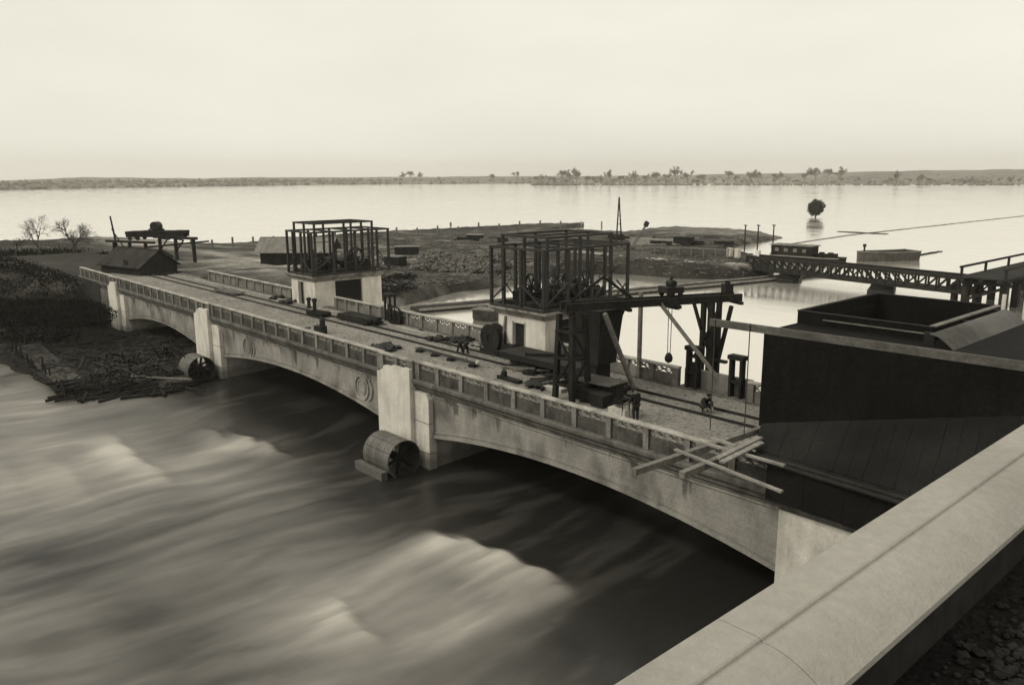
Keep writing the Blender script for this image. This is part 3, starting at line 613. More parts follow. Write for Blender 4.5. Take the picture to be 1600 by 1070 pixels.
def steel_frame(X0, X1, Y0, Y1, z0, z1, z2, label):
    """bare steel skeleton of the future upper storey, with a raised middle"""
    f = thing('steel_frame', label, 'steel frame', ((X0+X1)/2, (Y0+Y1)/2, z0)); w = 0.17
    def bar(nm, p, q, w=w, h=None): m = MB(); m.bar(p, q, w, h); return m.build(nm, 'steel_frame', f)
    xs = [X0, X0+(X1-X0)*.25, X0+(X1-X0)*.58, X1]; ysn = [Y0, Y0+(Y1-Y0)*.27, Y0+(Y1-Y0)*.55, Y0+(Y1-Y0)*.78, Y1]; e = 0.002
    per = [(x, Y0) for x in xs]+[(x, Y1) for x in xs]+[(X0, y) for y in ysn[1:-1]]+[(X1, y) for y in ysn[1:-1]]
    for x, y in per: bar('post', (x, y, z0+0.17), (x, y, z1-0.09-e), 0.19)
    for z, nm in ((z0+0.085, 'sole_beam'), (z1, 'ring_beam')):
        bar(nm, (X0-.12, Y0, z), (X1+.12, Y0, z), 0.2, 0.16); bar(nm, (X0-.12, Y1, z), (X1+.12, Y1, z), 0.2, 0.16)
        bar(nm, (X0, Y0+.101, z), (X0, Y1-.101, z), 0.2, 0.16); bar(nm, (X1, Y0+.101, z), (X1, Y1-.101, z), 0.2, 0.16)
    for y in ysn[1:-1]: bar('cross_beam', (X0+.101, y, z1+.01), (X1-.101, y, z1+.01), 0.14)
    for y in ysn[1:-1:2]: bar('floor_beam', (X0+.101, y, z0+.08), (X1-.101, y, z0+.08), 0.16)
    # raised middle part
    a0, a1, b0, b1 = X0+.75, X1-.12, Y0+.42, Y1-1.75
    for x, y in [(a0, b0), (a1, b0), (a0, b1), (a1, b1), ((a0+a1)/2, b0), ((a0+a1)/2, b1), (a1, (b0+b1)/2), (a0, (b0+b1)/2)]: bar('tall_post', (x, y, z0+.17), (x, y, z2-.08-e), 0.17)
    for p, q in [((a0-.1, b0), (a1+.1, b0)), ((a0-.1, b1), (a1+.1, b1)), ((a0, b0+.101), (a0, b1-.101)), ((a1, b0+.101), (a1, b1-.101))]: bar('top_beam', (*p, z2), (*q, z2), 0.18, 0.15)
    bar('top_beam', ((a0+a1)/2, b0+.1, z2-.02), ((a0+a1)/2, b1-.1, z2-.02), 0.12)
    hz = z0+(z1-z0)*.55
    # diagonal braces and girts
    for p, q in [((xs[0], Y0-.12, z0+.3), (xs[1]+.5, Y0-.12, z0+1.7)), ((xs[2], Y0-.12, z0+1.75), (xs[3], Y0-.12, z0+.35)),
                 ((X1+.12, ysn[0], z0+.4), (X1+.12, ysn[1]+.4, z0+2.2)), ((X1+.12, ysn[2], z0+.4), (X1+.12, ysn[3]+.3, z0+2.4)), ((X1+.12, ysn[3]+.4, z0+.4), (X1+.12, ysn[4], z0+1.5)), ((X1+.12, ysn[4], z0+.4), (X1+.12, ysn[3]+.5, z0+1.6)),
                 ((X0, Y1-.2, z0+.3), (X0+2.4, Y1-.1, z0+2.0)), ((X1-.3, Y1+.1, z0+.3), (X0+2.5, Y1+.1, z0+2.1))]: bar('brace', p, q, 0.11, 0.07)
    for p, q in [((X0+.1, Y0, hz), (xs[1], Y0, hz)), ((X0, ysn[1], hz+.5), (X0, ysn[2], hz+.5)), ((xs[1], Y1, hz+.3), (xs[2], Y1, hz+.3))]: bar('girt', p, q, 0.07)
    return f
def machinery(X0, X1, Y0, Y1, z0, label):
    """hoisting gear for the weir gates: bedplates, spoked gear wheels, drums and shafts"""
    g = thing('hoisting_gear', label, 'winch', ((X0+X1)/2, (Y0+Y1)/2, z0)); xm = (X0+X1)/2
    def part(nm, m, mt='steel_dark'): return m.build(nm, mt, g)
    m = MB(); m.box2((X0+.5, Y0+.9, z0), (X1-.5, Y1-.9, z0+.34)); part('bedplate', m)
    def wheel(c, r, ax, ns=6):
        m = MB(); m.ring(c, ax, r*.86, r, 0.16, 24); wo = part('gear_wheel', m)
        a = Vector(ax); u = a.cross(Vector((0, 0, 1))).normalized(); v = Vector((0, 0, 1)); c = Vector(c)
        m = MB()
        for i in range(ns): th = 2*PI*i/ns; m.bar(c, c+(u*math.cos(th)+v*math.sin(th))*r*.88, 0.10, 0.09)
        m.build('spokes', 'steel_dark', wo); m = MB(); m.tube(c-a*.18, c+a*.18, r*.17, n=10); m.build('hub', 'steel_dark', wo)
    wheel((xm-.9, Y0+2.2, z0+1.25), 0.92, (0.25, 1, 0)); wheel((xm+.9, Y1-2.6, z0+1.3), 1.0, (1, .15, 0)); wheel((xm+1.2, Y0+1.9, z0+.95), 0.6, (1, 0, 0)); wheel((xm-1.3, Y1-2.0, z0+1.0), 0.7, (0, 1, 0))
    for c, s in [((xm-1.2, Y0+1.6, z0+.65), (1.1, .8, .62)), ((xm+.2, Y0+3.2, z0+.72), (1.5, 1.1, .76)), ((xm+1.1, Y0+2.9, z0+.6), (.7, .9, .52)), ((xm-.6, Y1-2.3, z0+.75), (1.2, 1.3, .82)), ((xm+.9, Y1-1.5, z0+.6), (.9, .8, .52))]:
        m = MB(); m.box(c, s); o = part('gear_case', m); m = MB(); m.tube((c[0]-s[0]*.3, c[1], c[2]+s[2]/2-.02), (c[0]+s[0]*.3, c[1], c[2]+s[2]/2-.02), s[1]*.33, n=10); m.build('case_lid', 'steel_dark', o)
    m = MB(); m.tube((xm-1.7, Y0+2.6, z0+1.0), (xm+1.7, Y0+2.6, z0+1.0), 0.1); m.tube((xm, Y0+1.2, z0+.9), (xm, Y1-1.2, z0+.9), 0.09); part('shaft', m)
    m = MB(); m.tube((xm-1.0, Y1-3.6, z0+.92), (xm+1.0, Y1-3.6, z0+.92), .42, n=14); part('cable_drum', m)
    rm = random.Random(int(-X0*10))
    for i in range(18):
        a = Vector((rm.uniform(X0+.6, X1-.6), rm.uniform(Y0+.8, Y1-1.2), z0+rm.uniform(.34, 1.0))); b_ = a+Vector((rm.uniform(-1.2, 1.2), rm.uniform(-1.2, 1.2), rm.uniform(.2, 1.7))); b_.x = min(max(b_.x, X0+.5), X1-.5)
        m = MB(); m.tube(a, b_, rm.choice((.035, .05, .07)), n=6); part('rod', m)
    for i in range(7): c = (rm.uniform(X0+1, X1-1), rm.uniform(Y0+1.2, Y1-1.6), z0+.34+.3); m = MB(); m.box(c, (rm.uniform(.4, .9), rm.uniform(.4, .9), .6), rm.random()); part('pedestal', m)
    return g
steel_frame(-42.3, -37.1, 36.3, 44.7, 3.332, 7.4, 8.2, 'bare dark steel storey frame on the gatehouse behind the timber crane')
machinery(-42.3, -37.1, 36.3, 44.7, 3.334, 'dark spoked hoisting gear inside the steel frame behind the crane')
steel_frame(-72.6, -67.8, 36.3, 44.7, 3.052, 7.1, 7.9, 'bare dark steel storey frame on the gatehouse with the plank pile')
machinery(-73.3, -68.2, 36.3, 44.7, 3.054, 'dark spoked hoisting gear on the gatehouse with the plank pile')

# ================================================================== DRUMS AT THE PIER FEET
def drum(x0, x1, yc, zc, r, label):
    t = thing('pier_drum', label, 'drum', ((x0+x1)/2, yc, zc-r-1.2)); n = 12; nr = 4; s = (x1-x0)/nr
    for k in range(nr):
        for i in range(n):
            a0, a1 = 2*PI*i/n+0.012, 2*PI*(i+1)/n-0.012; m = MB(); vs = []
            for xx in (x0+s*k+0.012, x0+s*(k+1)-0.012):
                for j in range(4):
                    a = a0+(a1-a0)*j/3
                    for rr in (r, r-0.06): vs.append((xx, yc+rr*math.cos(a), zc+rr*math.sin(a)))
            fs = []
            for j in range(3): fs += [(2*j, 2*j+2, 8+2*j+2, 8+2*j), (2*j+1, 8+2*j+1, 8+2*j+3, 2*j+3), (2*j, 2*j+1, 2*j+3, 2*j+2), (8+2*j, 8+2*j+2, 8+2*j+3, 8+2*j+1)]
            fs += [(0, 8, 9, 1), (6, 7, 15, 14)]
            m.add(vs, fs).build('plate', 'steel_plate', t)
    m = MB(); m.tube((x0+.02, yc, zc), (x1-.02, yc, zc), r-0.065, n=36, cap=False); m.build('lining', 'steel_frame', t)
    for xx in (x0+.5, x1-.55):
        m = MB()
        for i in range(6): a = 2*PI*i/6+.3; m.bar((xx, yc, zc), (xx, yc+(r-.08)*math.cos(a), zc+(r-.08)*math.sin(a)), .16, .13, (1, 0, 0))
        m.build('spokes', 'steel_dark', t)
    m = MB(); m.tube((x0+.2, yc, zc), (x1-.25, yc, zc), .24, n=12); m.build('hub', 'steel_dark', t)
    m = MB(); m.add([(x0-.35, yc-1.5, -7.3), (x1+.2, yc-1.5, -7.3), (x1+.2, yc+1.3, -7.3), (x0-.35, yc+1.3, -7.3), (x0-.25, yc-1.25, zc-r*.86), (x1+.02, yc-1.25, zc-r*.9), (x1+.02, yc+1.2, zc-r*.9), (x0-.25, yc+1.2, zc-r*.86)],
        [(0, 3, 2, 1), (4, 5, 6, 7), (0, 1, 5, 4), (1, 2, 6, 5), (2, 3, 7, 6), (3, 0, 4, 7)]); m.build('base_block', 'steel_plate', t)
    m = MB(); m.box2((x0-.3, yc-1.62, -7.2), (x1-.05, yc-r-.012, zc-r*.38)); m.build('cutwater_block', 'steel_plate', t)
drum(-41.25, -38.5, 26.0, -4.55, 1.2, 'plated steel drum with open spoked end at the pier foot in midstream')
drum(-71.9, -69.7, 26.0, -4.55, 1.25, 'plated steel drum with dark open end at the pier foot by the driftwood')

# ================================================================== TIMBER CRANE
cr_ = thing('timber_crane', 'dark timber crane with long level beam reaching over the far parapet', 'crane', (-29.7, 31.2, 0))
def cp(nm, p, q, w, h=None, mt='timber_dark'): m = MB(); m.bar(p, q, w, h); return m.build(nm, mt, cr_)
ZB = 5.2; L0 = Vector((-30.08, 30.9, ZB)); L1 = Vector((-25.69, 40.91, ZB)); dl = (L1-L0).normalized(); sd_ = Vector((dl.y, -dl.x, 0))
for s in (-.42, .42): cp('main_beam', L0+sd_*s, L1+sd_*s, 0.22, 0.42)
for k in (0.0, 0.33, 0.62, 1.0): m = MB(); c = L0.lerp(L1, k*.97+.015); m.bar(c-sd_*.75+Vector((0, 0, -.30)), c+sd_*.75+Vector((0, 0, -.30)), .22, .18); m.build('cross_tie', 'timber_dark', cr_)
B0 = Vector((-29.75, 31.2, 0))
for dx, dy in ((-.65, -.55), (.65, -.55), (-.65, .75), (.65, .75)): cp('tower_leg', B0+Vector((dx, dy, 0)), B0+Vector((dx*.75, dy*.75, ZB-.40)), 0.26)
for z in (.9, 2.4, 3.9):
    for a, b_ in (((-.6, -.55), (.6, -.55)), ((-.6, .72), (.6, .72)), ((-.6, -.5), (-.6, .7)), ((.6, -.5), (.6, .7))): cp('tower_girt', B0+Vector((*a, z)), B0+Vector((*b_, z)), .14)
for a, b_ in (((-.6, -.6, .9), (.55, -.6, 2.4)), ((.55, -.6, 2.4), (-.6, -.6, 3.9)), ((.66, -.5, .9), (.66, .6, 2.4)), ((.66, .6, 2.4), (.66, -.5, 3.9))): cp('tower_brace', B0+Vector(a), B0+Vector(b_), .10)
cp('back_stay', L0+Vector((0.2, .3, .2)), L0+Vector((.9, 2.2, 1.5)), .12); cp('back_stay', L0+Vector((1.5, 4.0, .2)), L0+Vector((.9, 2.2, 1.5)), .12)
# hoist casing hung inside the tower
m = MB(); c = Vector((-30.6, 34.3, 0)); pt = [(-1.0, -.8, 1.5), (.75, -.8, 1.5), (.75, .8, 1.5), (-1.0, .8, 1.5), (-1.15, -1.0, 4.7), (1.1, -1.0, 4.7), (1.1, 1.0, 4.7), (-1.15, 1.0, 4.7)]
m.add([c+Vector(p) for p in pt], [(0, 3, 2, 1), (4, 5, 6, 7), (0, 1, 5, 4), (1, 2, 6, 5), (2, 3, 7, 6), (3, 0, 4, 7)]); hc = m.build('hoist_casing', 'timber_dark', cr_)
m = MB(); m.box2((c.x-.7, c.y-.6, 0), (c.x+.5, c.y+.6, 1.5)); m.build('winch_block', 'steel_dark', cr_)
# light timber posts and raking braces
def at(k, dz=-.32): return L0.lerp(L1, k)+Vector((0, 0, dz))
cp('prop', (-30.3, 37.8, 0), (-30.3, 37.8, ZB+.1), .2, mt='timber'); cp('prop_cap', (-30.3, 37.8, ZB-.45), (-27.1, 37.2, ZB-.45), .18, mt='timber_dark')
cp('raking_brace', V(992, 612, z=0), V(945, 490, z=ZB-.3), .2, mt='timber'); cp('raking_brace', V(1138, 612, z=0), V(1030, 472, z=ZB), .22, mt='timber_light')
cp('knee_brace', V(958, 522, z=3.4), V(976, 480, z=ZB-.3), .15)
# outer trestle standing in the lake beyond the parapet
T0 = Vector((-27.45, 40.9, 0))
for dx in (-.32, .32):
    for dy in (-.3, .45): cp('trestle_post', T0+Vector((dx, dy, -6.9)), T0+Vector((dx*.9, dy, ZB-.40)), .26)
cp('trestle_cap', T0+Vector((-1.3, .1, 1.15)), T0+Vector((1.2, .1, 1.15)), .3, .16)
for p, q in (((-.3, -.45, 3.0), (-1.0, -.45, ZB-.40)), ((.3, -.45, 3.0), (1.0, -.45, ZB-.40)), ((-.3, -.45, 3.1), (.55, -.45, 1.2)), ((.3, -.45, 3.1), (-.75, -.45, 1.2)), ((-.2, .6, 3.0), (-.7, .6, ZB-.4))): cp('trestle_brace', T0+Vector(p), T0+Vector(q), .16)
cp('trestle_strut', V(1121, 566, y=41.2), V(1143, 478, y=41.3), .2)
m = MB(); e = L1-dl*.7; m.box(e+Vector((0, 0, .50)), (.5, .5, .55), math.atan2(dl.y, dl.x)); m.tube(e+Vector((0, 0, .77)), e+Vector((0, 0, .95)), .16); m.build('end_pulley', 'steel_dark', cr_)
# trolley, tackle and hook on the beam
tl = thing('hoist_trolley', 'small dark trolley riding on the crane beam with hanging tackle', 'trolley', tuple(L0.lerp(L1, .60)+Vector((0, 0, .21))))
c = L0.lerp(L1, .60)+Vector((0, 0, .21)); az = math.atan2(dl.y, dl.x)
m = MB(); m.box(c+Vector((0, 0, .42)), (1.05, 1.1, .34), az); m.build('trolley_frame', 'steel_dark', tl)
for s in (-.42, .42):
    for u in (-.36, .36): p = c+sd_*s+dl*u+Vector((0, 0, .14)); m = MB(); m.tube(p-sd_*.06, p+sd_*.06, .14, n=12); m.build('wheel', 'steel_dark', tl)
m = MB(); m.tube(c+sd_*-.3+Vector((0, 0, .75)), c+sd_*.3+Vector((0, 0, .75)), .2, n=12); m.box(c+Vector((0, 0, 1.0)), (.12, .12, .3)); m.build('winch', 'steel_dark', tl)
for s in (-.12, .12): m = MB(); m.tube(c+dl*s+Vector((0, 0, .5)), c+dl*s*.7+Vector((0, 0, -3.3)), .022, n=5); m.build('rope', 'rope', tl)
m = MB(); m.lathe(c+Vector((0, 0, -3.85)), [(.05, 0), (.2, .1), (.24, .3), (.16, .52), (.06, .6)], 10); m.build('hook_block', 'steel_dark', tl)

# ================================================================== STOP-LOG FRAMES
def slot_frame(x, y, z1, w, d, label, solid):
    t = thing('slot_frame', label, 'frame', (x, y, 0)); h = .15
    for sx in (-1, 1):
        for sy in (-1, 1): m = MB(); m.box2((x+sx*w/2-h/2, y+sy*d/2-h/2, 0), (x+sx*w/2+h/2, y+sy*d/2+h/2, z1-.24)); m.build('upright', 'timber_dark', t)
    m = MB(); m.box2((x-w/2-.16, y-d/2-.14, z1-.24), (x+w/2+.16, y+d/2+.14, z1)); m.build('head', 'timber_dark', t)
    if solid: m = MB(); m.box2((x-w/2+.1, y-.08, .0), (x+w/2-.1, y+.08, z1-.95)); m.build('leaf', 'timber_dark', t)
    m = MB(); m.box2((x-w/2+.1, y-d/2-.06, z1*.35), (x+w/2-.1, y-d/2+.06, z1*.35+.16)); m.build('rail', 'timber_dark', t)
slot_frame(-26.6, 38.15, 2.5, .62, .3, 'dark timber slot frame with closed leaf beside the raking brace', True)
slot_frame(-23.75, 38.2, 2.4, .66, .26, 'open dark timber slot frame between the raking brace and tarred shed', False)
slot_frame(-57.7, 38.0, 2.35, .75, .5, 'dark timber slot frame beside the gatehouse with the plank pile', True)
sw = thing('spare_handwheel', 'large spoked iron handwheel leaning beside the dark slot frame', 'wheel', (-56.2, 37.3, 0))
m = MB(); m.ring((-56.0, 37.25, .78), (.5, -1, .12), .62, .76, .1, 24); m.build('rim', 'steel_dark', sw)
m = MB()
for i in range(5): a = 2*PI*i/5+.2; u = Vector((1, .5, 0)).normalized(); m.bar((-56.0, 37.25, .78), Vector((-56.0, 37.25, .78))+u*math.cos(a)*.66+Vector((0, 0, 1))*math.sin(a)*.66, .08)
m.build('spokes', 'steel_dark', sw); m = MB(); m.box2((-56.5, 37.4, 0), (-55.4, 37.7, 1.1)); m.build('bearing_block', 'steel_dark', sw)
# ================================================================== TARRED SHED AND LEAN-TO
sh = thing('tarred_shed', 'large black tarred shed with open topped tank on its roof', 'shed', (-13, 40, 0))
SX0, SX1, SY0, SY1, SZ = -20.15, 9.0, 34.6, 46.4, 4.75
nb = 16; s = (SX1-SX0)/nb
for i in range(nb):
    m = MB(); m.box2((SX0+s*i+.0015, SY0, 0), (SX0+s*(i+1)-.0015, SY0+.12, SZ)); m.build('front_panel', 'tar', sh)
for i in range(6):
    a = SY0+.13+(SY1-SY0-.13)*i/6; b_ = SY0+.13+(SY1-SY0-.13)*(i+1)/6; m = MB(); m.box2((SX0, a+.0015, 0), (SX0+.12, b_-.0015, SZ)); m.build('side_panel', 'tar', sh)
m = MB(); m.box2((SX0+.13, SY0+.13, 0), (SX1, SY1, 3.4)); m.build('shed_core', 'tar', sh)
m = MB(); m.box2((SX0+.13, SY0+.13, SZ-.12), (SX1, 37.99, SZ-.03)); m.build('shed_roof', 'tar', sh)
m = MB(); m.box2((-13.74, 38.0, SZ-.12), (SX1, SY1, SZ-.03)); m.build('shed_roof', 'tar', sh)
m = MB(); m.rock((-17.6, 43.2, 3.5), 1.1, .35).rock((-16.4, 42.4, 3.5), .9, .4); m.build('ash_heap', 'timber', sh)
m = MB(); m.box2((SX0-.05, SY0-.05, SZ+.001), (SX1, SY0+.2, SZ+.06)); m.build('roof_edge', 'tar_roof', sh)
# open tank on the roof
TX0, TX1, TY0, TY1, TZ0, TZ1 = -20.3, -13.75, 38.0, 47.0, 3.3, 5.32
for a, b_ in (((TX0, TY0), (TX1, TY0+.14)), ((TX0, TY1-.14), (TX1, TY1)), ((TX0, TY0+.141), (TX0+.14, TY1-.141)), ((TX1-.14, TY0+.141), (TX1, TY1-.141))):
    m = MB(); m.box2((*a, TZ0), (*b_, TZ1)); m.build('tank_wall', 'tar', sh)
for a, b_ in (((TX0-.03, TY0-.04), (TX1+.03, TY0+.17)), ((TX0-.03, TY1-.17), (TX1+.03, TY1+.03)), ((TX0-.03, TY0+.171), (TX0+.17, TY1-.171))):
    m = MB(); m.box2((*a, TZ1+.001), (*b_, TZ1+.05)); m.build('tank_rim', 'timber_dark', sh)
m = MB(); m.box2((TX1-.22, TY0+.171, TZ1+.001), (TX1+.06, TY1-.171, TZ1+.06)); m.build('tank_rim', 'timber', sh)
m = MB(); m.bar((TX0+1.4, TY0-.06, SZ+.28), (TX1-.1, TY0-.06, SZ+.28), .05, .06); m.build('batten', 'timber', sh)
# curved sheet at the tank's end
mat('steel_sheet', 0.07, var=0.3, fine=0.15, rough=0.55, spec=0.4, streak=0.3)
m = MB(); pts = []
for i in range(13):
    a = i/12; pts.append((TX1+.42+1.75*a, 5.30-.72*a-.10*math.sin(a*PI)*1.0+.12*math.sin(a*PI*2)))
vs = [(x, y, z-dz) for dz in (0, .03) for y in (36.6, 46.2) for x, z in pts]; n = 13; fs = []
for i in range(12): fs += [(i, i+1, n+i+1, n+i), (2*n+i, 3*n+i, 3*n+i+1, 2*n+i+1), (i, 2*n+i, 2*n+i+1, i+1), (n+i, n+i+1, 3*n+i+1, 3*n+i)]
m.add(vs, fs); m.build('curved_sheet', 'steel_sheet', sh, smooth=True)
for y in (37.0, 41.4, 45.8): m = MB(); m.box2((TX1+.05, y-.06, SZ-.05), (TX1+.50, y+.06, 5.28)); m.build('sheet_bracket', 'steel_dark', sh)
for x in (-13.6, -12.6): m = MB(); m.box2((x, 46.5, SZ-.3), (x+.16, 46.66, 6.0)); m.build('white_post', 'white_paint', sh)
# lean-to of tarred boards between shed and near parapet
lt = thing('tarred_leanto', 'low black tarred board roof sloping from the shed to the near parapet', 'roof', (-12, 31, 0))
E0, E1 = V(1176, 700, z=1.28), V(1430, 775, z=1.28); E1 = E0+(E1-E0)*2.3; T0_ = V(1190, 661, z=1.55); T1_ = V(1600, 649, y=34.5); T1_ = T0_+(T1_-T0_)*1.6
nbd = 26
for i in range(nbd):
    a, b_ = i/nbd, (i+1)/nbd-.0006; lift = .012*(i % 2)
    q = [E0.lerp(E1, a), E0.lerp(E1, b_), T0_.lerp(T1_, b_), T0_.lerp(T1_, a)]; m = MB()
    m.add([p+Vector((0, 0, lift)) for p in q]+[p+Vector((0, 0, lift-.05)) for p in q], [(0, 1, 2, 3), (7, 6, 5, 4), (0, 4, 5, 1), (1, 5, 6, 2), (2, 6, 7, 3), (3, 7, 4, 0)]); m.build('roof_board', 'tar_roof', lt)
m = MB(); m.bar(E0+Vector((.2, -.05, -.10)), E1+Vector((0, -.05, -.10)), .1, .14); m.build('eave_beam', 'timber_dark', lt)
for k in (.06, .3, .55, .8): p = E0.lerp(E1, k); m = MB(); m.box2((p.x-.07, 28.25, 0), (p.x+.07, 28.4, p.z-.06)); m.build('leanto_post', 'timber_dark', lt)
for k in (.1, .4, .7, .95): p = T0_.lerp(T1_, k); m = MB(); m.box2((p.x-.07, p.y-.25, 0), (p.x+.07, p.y-.1, p.z-.12)); m.build('leanto_post', 'timber_dark', lt)
for i in range(14):
    x0_ = XR-.35+i*1.55; m = MB(); m.box2((x0_+.01, 27.14, -.28-.03*(i % 3)), (x0_+1.54, 27.20, 1.14)); m.build('skirt_board', 'tar_roof', lt)
for dy, z, mm in ((-.35, 1.22, 'timber_dark'), (-.75, 1.20, 'timber_dark')):
    m = MB(); m.bar(E0+Vector((-.2, dy, z-1.28)), E1+Vector((0, dy, z-1.28)), .28, .06); o = m.build('edge_plank', mm, lt)

# ================================================================== SCAFFOLD ON THE PARAPET
def beam(label, p, q, w, h, mt, grp=None, nm='timber_beam'):
    m = MB(); m.bar(p, q, w, h); o = m.build(nm, mt); return tag(o, label, 'beam', grp)
GRP = 'outrigger beams laid across the near parapet'
z0 = 1.15+.125
for a, b_ in (((990, 737), (1188, 671)), ((1065, 742), (1192, 689))):
    p, q = V(*a, z=z0), V(*b_, z=z0); beam('squared outrigger beam laid across the near parapet jutting over the river', p, q, .24, .245, 'timber', GRP)
zz = z0+.125+.045
for i, (a, b_, w) in enumerate((((1055, 702), (1222, 768), .15), ((1085, 688), (1226, 727), .18), ((1112, 684), (1150, 697), .22))):
    p, q = V(*a, z=zz), V(*b_, z=zz); beam('pale scaffold board lying over the outrigger beams', p, q, w, .08, 'timber_light', 'scaffold boards over the outrigger beams', 'scaffold_board')
for i, (a, b_) in enumerate((((1128, 722), (1190, 691)), ((1120, 716), (1188, 683)))):
    p, q = V(*a, z=zz+.085), V(*b_, z=zz+.085); beam('short pale plank crossing the scaffold boards', p, q, .24, .07, 'timber_light', 'short planks on the scaffold', 'scaffold_board')
p, q = V(1160, 670, z=.06), V(1190, 681, z=.06); beam('short pale plank lying flat on the deck by the shed', p, q, .3, .1, 'timber_light', None, 'plank')
# overhead plank with ropes
pk = thing('overhead_plank', 'long weathered plank level with the shed roof holding two ropes', 'plank', (-8, 28.3, 0))
pa, pz = V(1110, 503, y=28.3), V(1600, 572, y=28.3); dz = (pz-pa).normalized(); pe = pa+dz*17.5
m = MB(); m.bar(pa, pe, .12, .30); m.build('plank', 'plank_grey', pk)
for k in (13.6, 17.2): p = pa+dz*k; m = MB(); m.box2((p.x-.1, p.y-.25, 0), (p.x+.1, p.y-.065, p.z+.3)); m.build('support_post', 'timber', pk)
m = MB(); p = pa+dz*15.4; m.bar(pa+dz*13.7+Vector((0, -.15, -.9)), pa+dz*17.1+Vector((0, -.15, -4)), .12); m.build('support_brace', 'timber', pk)
for px in (1119, 1174):
    k = V(px, 505, y=28.3); p = pa+dz*((k.x-pa.x)/dz.x); m = MB(); m.tube(p+Vector((0, -.08, .16)), Vector((p.x, 28.22, zz+.04)), .022, n=6); m.build('rope', 'rope', pk)

# ================================================================== THINGS LYING ON THE DECK
def D(px, py, z=0): return V(px, py, z=z)
def pile(name, label, px, py, n, L, w, h, mt, az=0.0, rows=3):
    c = D(px, py); t = thing(name, label, 'planks', tuple(c)); per = math.ceil(n/rows)
    for i in range(n):
        r_, k = divmod(i, per); a = az+random.uniform(-.03, .03); d = Vector((math.cos(a), math.sin(a), 0)); u = Vector((-d.y, d.x, 0))
        o = c+u*((k-(per-1)/2)*w*1.12+random.uniform(-.02, .02)+r_*.1)+d*random.uniform(-.3, .3)+Vector((0, 0, .12+h*(r_+.5)+.004*r_)); l = L*random.uniform(.86, 1)
        m = MB(); m.bar(o-d*l/2, o+d*l/2, w, h); m.build('board', mt, t)
    for s in (-.33, .33): m = MB(); q = c+Vector((math.cos(az), math.sin(az), 0))*L*s; m.box((q.x, q.y, .06), (.14, per*w*1.15, .118), az); m.build('bearer', 'timber_dark', t)
pile('plank_pile', 'low pale plank pile lying near the far parapet beyond the gatehouse', 358, 458, 8, 5.5, .28, .07, 'plank_grey', 0.02, 2)
pile('beam_pile', 'dark pile of heavy beams lying before the gatehouse doorway', 562, 503, 8, 5.4, .32, .22, 'timber_dark', 0.0, 2)
def heap(label, px, py, n, r, mt='steel_dark', nm='scrap_heap', cat='heap', grp=None, flat=.6):
    c = D(px, py); m = MB()
    for i in range(n):
        a = random.random()*2*PI; d = r*random.random()**.6; s = r*random.uniform(.25, .5)
        if random.random() < .4: m.box(c+Vector((d*math.cos(a), d*math.sin(a), s*.35)), (s*1.6, s*.5, s*.5), random.random()*3, random.uniform(-.3, .3))
        else: m.rock(c+Vector((d*math.cos(a), d*math.sin(a), s*flat*.7)), s, flat)
    o = m.build(nm, mt); return tag(o, label, cat, grp)
heap('dark scrap heap lying at the far parapet beyond the gatehouse door', 432, 466, 14, .7)
heap('dark heap of iron beside the gatehouse door', 455, 473, 16, 1.0)
for px, py in ((686, 531), (720, 533)): heap('rounded dark heap of scrap iron along the far rail', px, py, 18, .85, grp='scrap heaps along the far rail')
for px, py in ((697, 536), (709, 534.5), (737, 537), (745, 540), (752, 541), (657, 517)): heap('small dark iron lump lying along the far rail', px, py, 6, .38, nm='iron_lump', cat='scrap', grp='iron lumps along the far rail')
heap('jumbled dark iron bars lying behind the near parapet', 600, 545, 30, 1.15, flat=.4); heap('small dark clod lying behind the near parapet rail', 479, 513, 5, .3, nm='iron_lump', cat='scrap')
heap('flat dark iron scrap lying at the crane foot by the near rail', 868, 600, 26, 1.3, flat=.35)
# bollards by the gatehouse corner
for px, py, h in ((483, 481, 1.0), (492, 487, 1.25)):
    c = D(px, py); m = MB(); m.lathe(c, [(.26, 0), (.24, .1), (.17, .14), (.16, h*.7), (.24, h*.78), (.25, h*.92), (.15, h)], 12); tag(m.build('bollard', 'steel_dark'), 'short dark iron bollard standing at the gatehouse corner', 'bollard', 'bollards at the gatehouse corner')
# trough, chair-like winch, pipes on blocks
tr = thing('mortar_trough', 'low dark wooden mortar trough lying between the rail and gatehouse', 'trough', tuple(D(498, 494))); c = D(498, 494)
m = MB(); m.box(c+Vector((0, 0, .06)), (2.1, .9, .1), .1); m.build('bottom', 'timber_dark', tr)
for s in (-1, 1):
    m = MB(); m.box(c+Matrix.Rotation(.1, 3, 'Z')@Vector((0, s*.48, .25)), (2.3, .07, .36), .1, 0, -.25*s); m.build('side', 'timber_dark', tr)
    m = MB(); m.box(c+Matrix.Rotation(.1, 3, 'Z')@Vector((s*1.1, 0, .25)), (.07, .9, .36), .1, .35*s); m.build('end', 'timber_dark', tr)
c = D(501, 521); hw = thing('hand_winch', 'upright dark hand winch standing alone on the deck', 'winch', tuple(c))
m = MB(); m.box(c+Vector((0, 0, .32)), (.95, .6, .62), .1); m.build('winch_body', 'steel_dark', hw)
m = MB(); m.lathe(c+Vector((.28, .05, .6)), [(.24, 0), (.22, .5), (.15, .68), (.05, .78)], 10); m.build('winch_head', 'steel_dark', hw)
m = MB(); m.tube(c+Vector((-.55, 0, .45)), c+Vector((-.3, 0, .45)), .2, n=12); m.build('winch_drum', 'steel_dark', hw)
pp = thing('pipe_rack', 'two thin iron pipes resting on blocks behind the near parapet', 'pipes', tuple(D(700, 561)))
a, b_ = D(652, 548), D(745, 574)
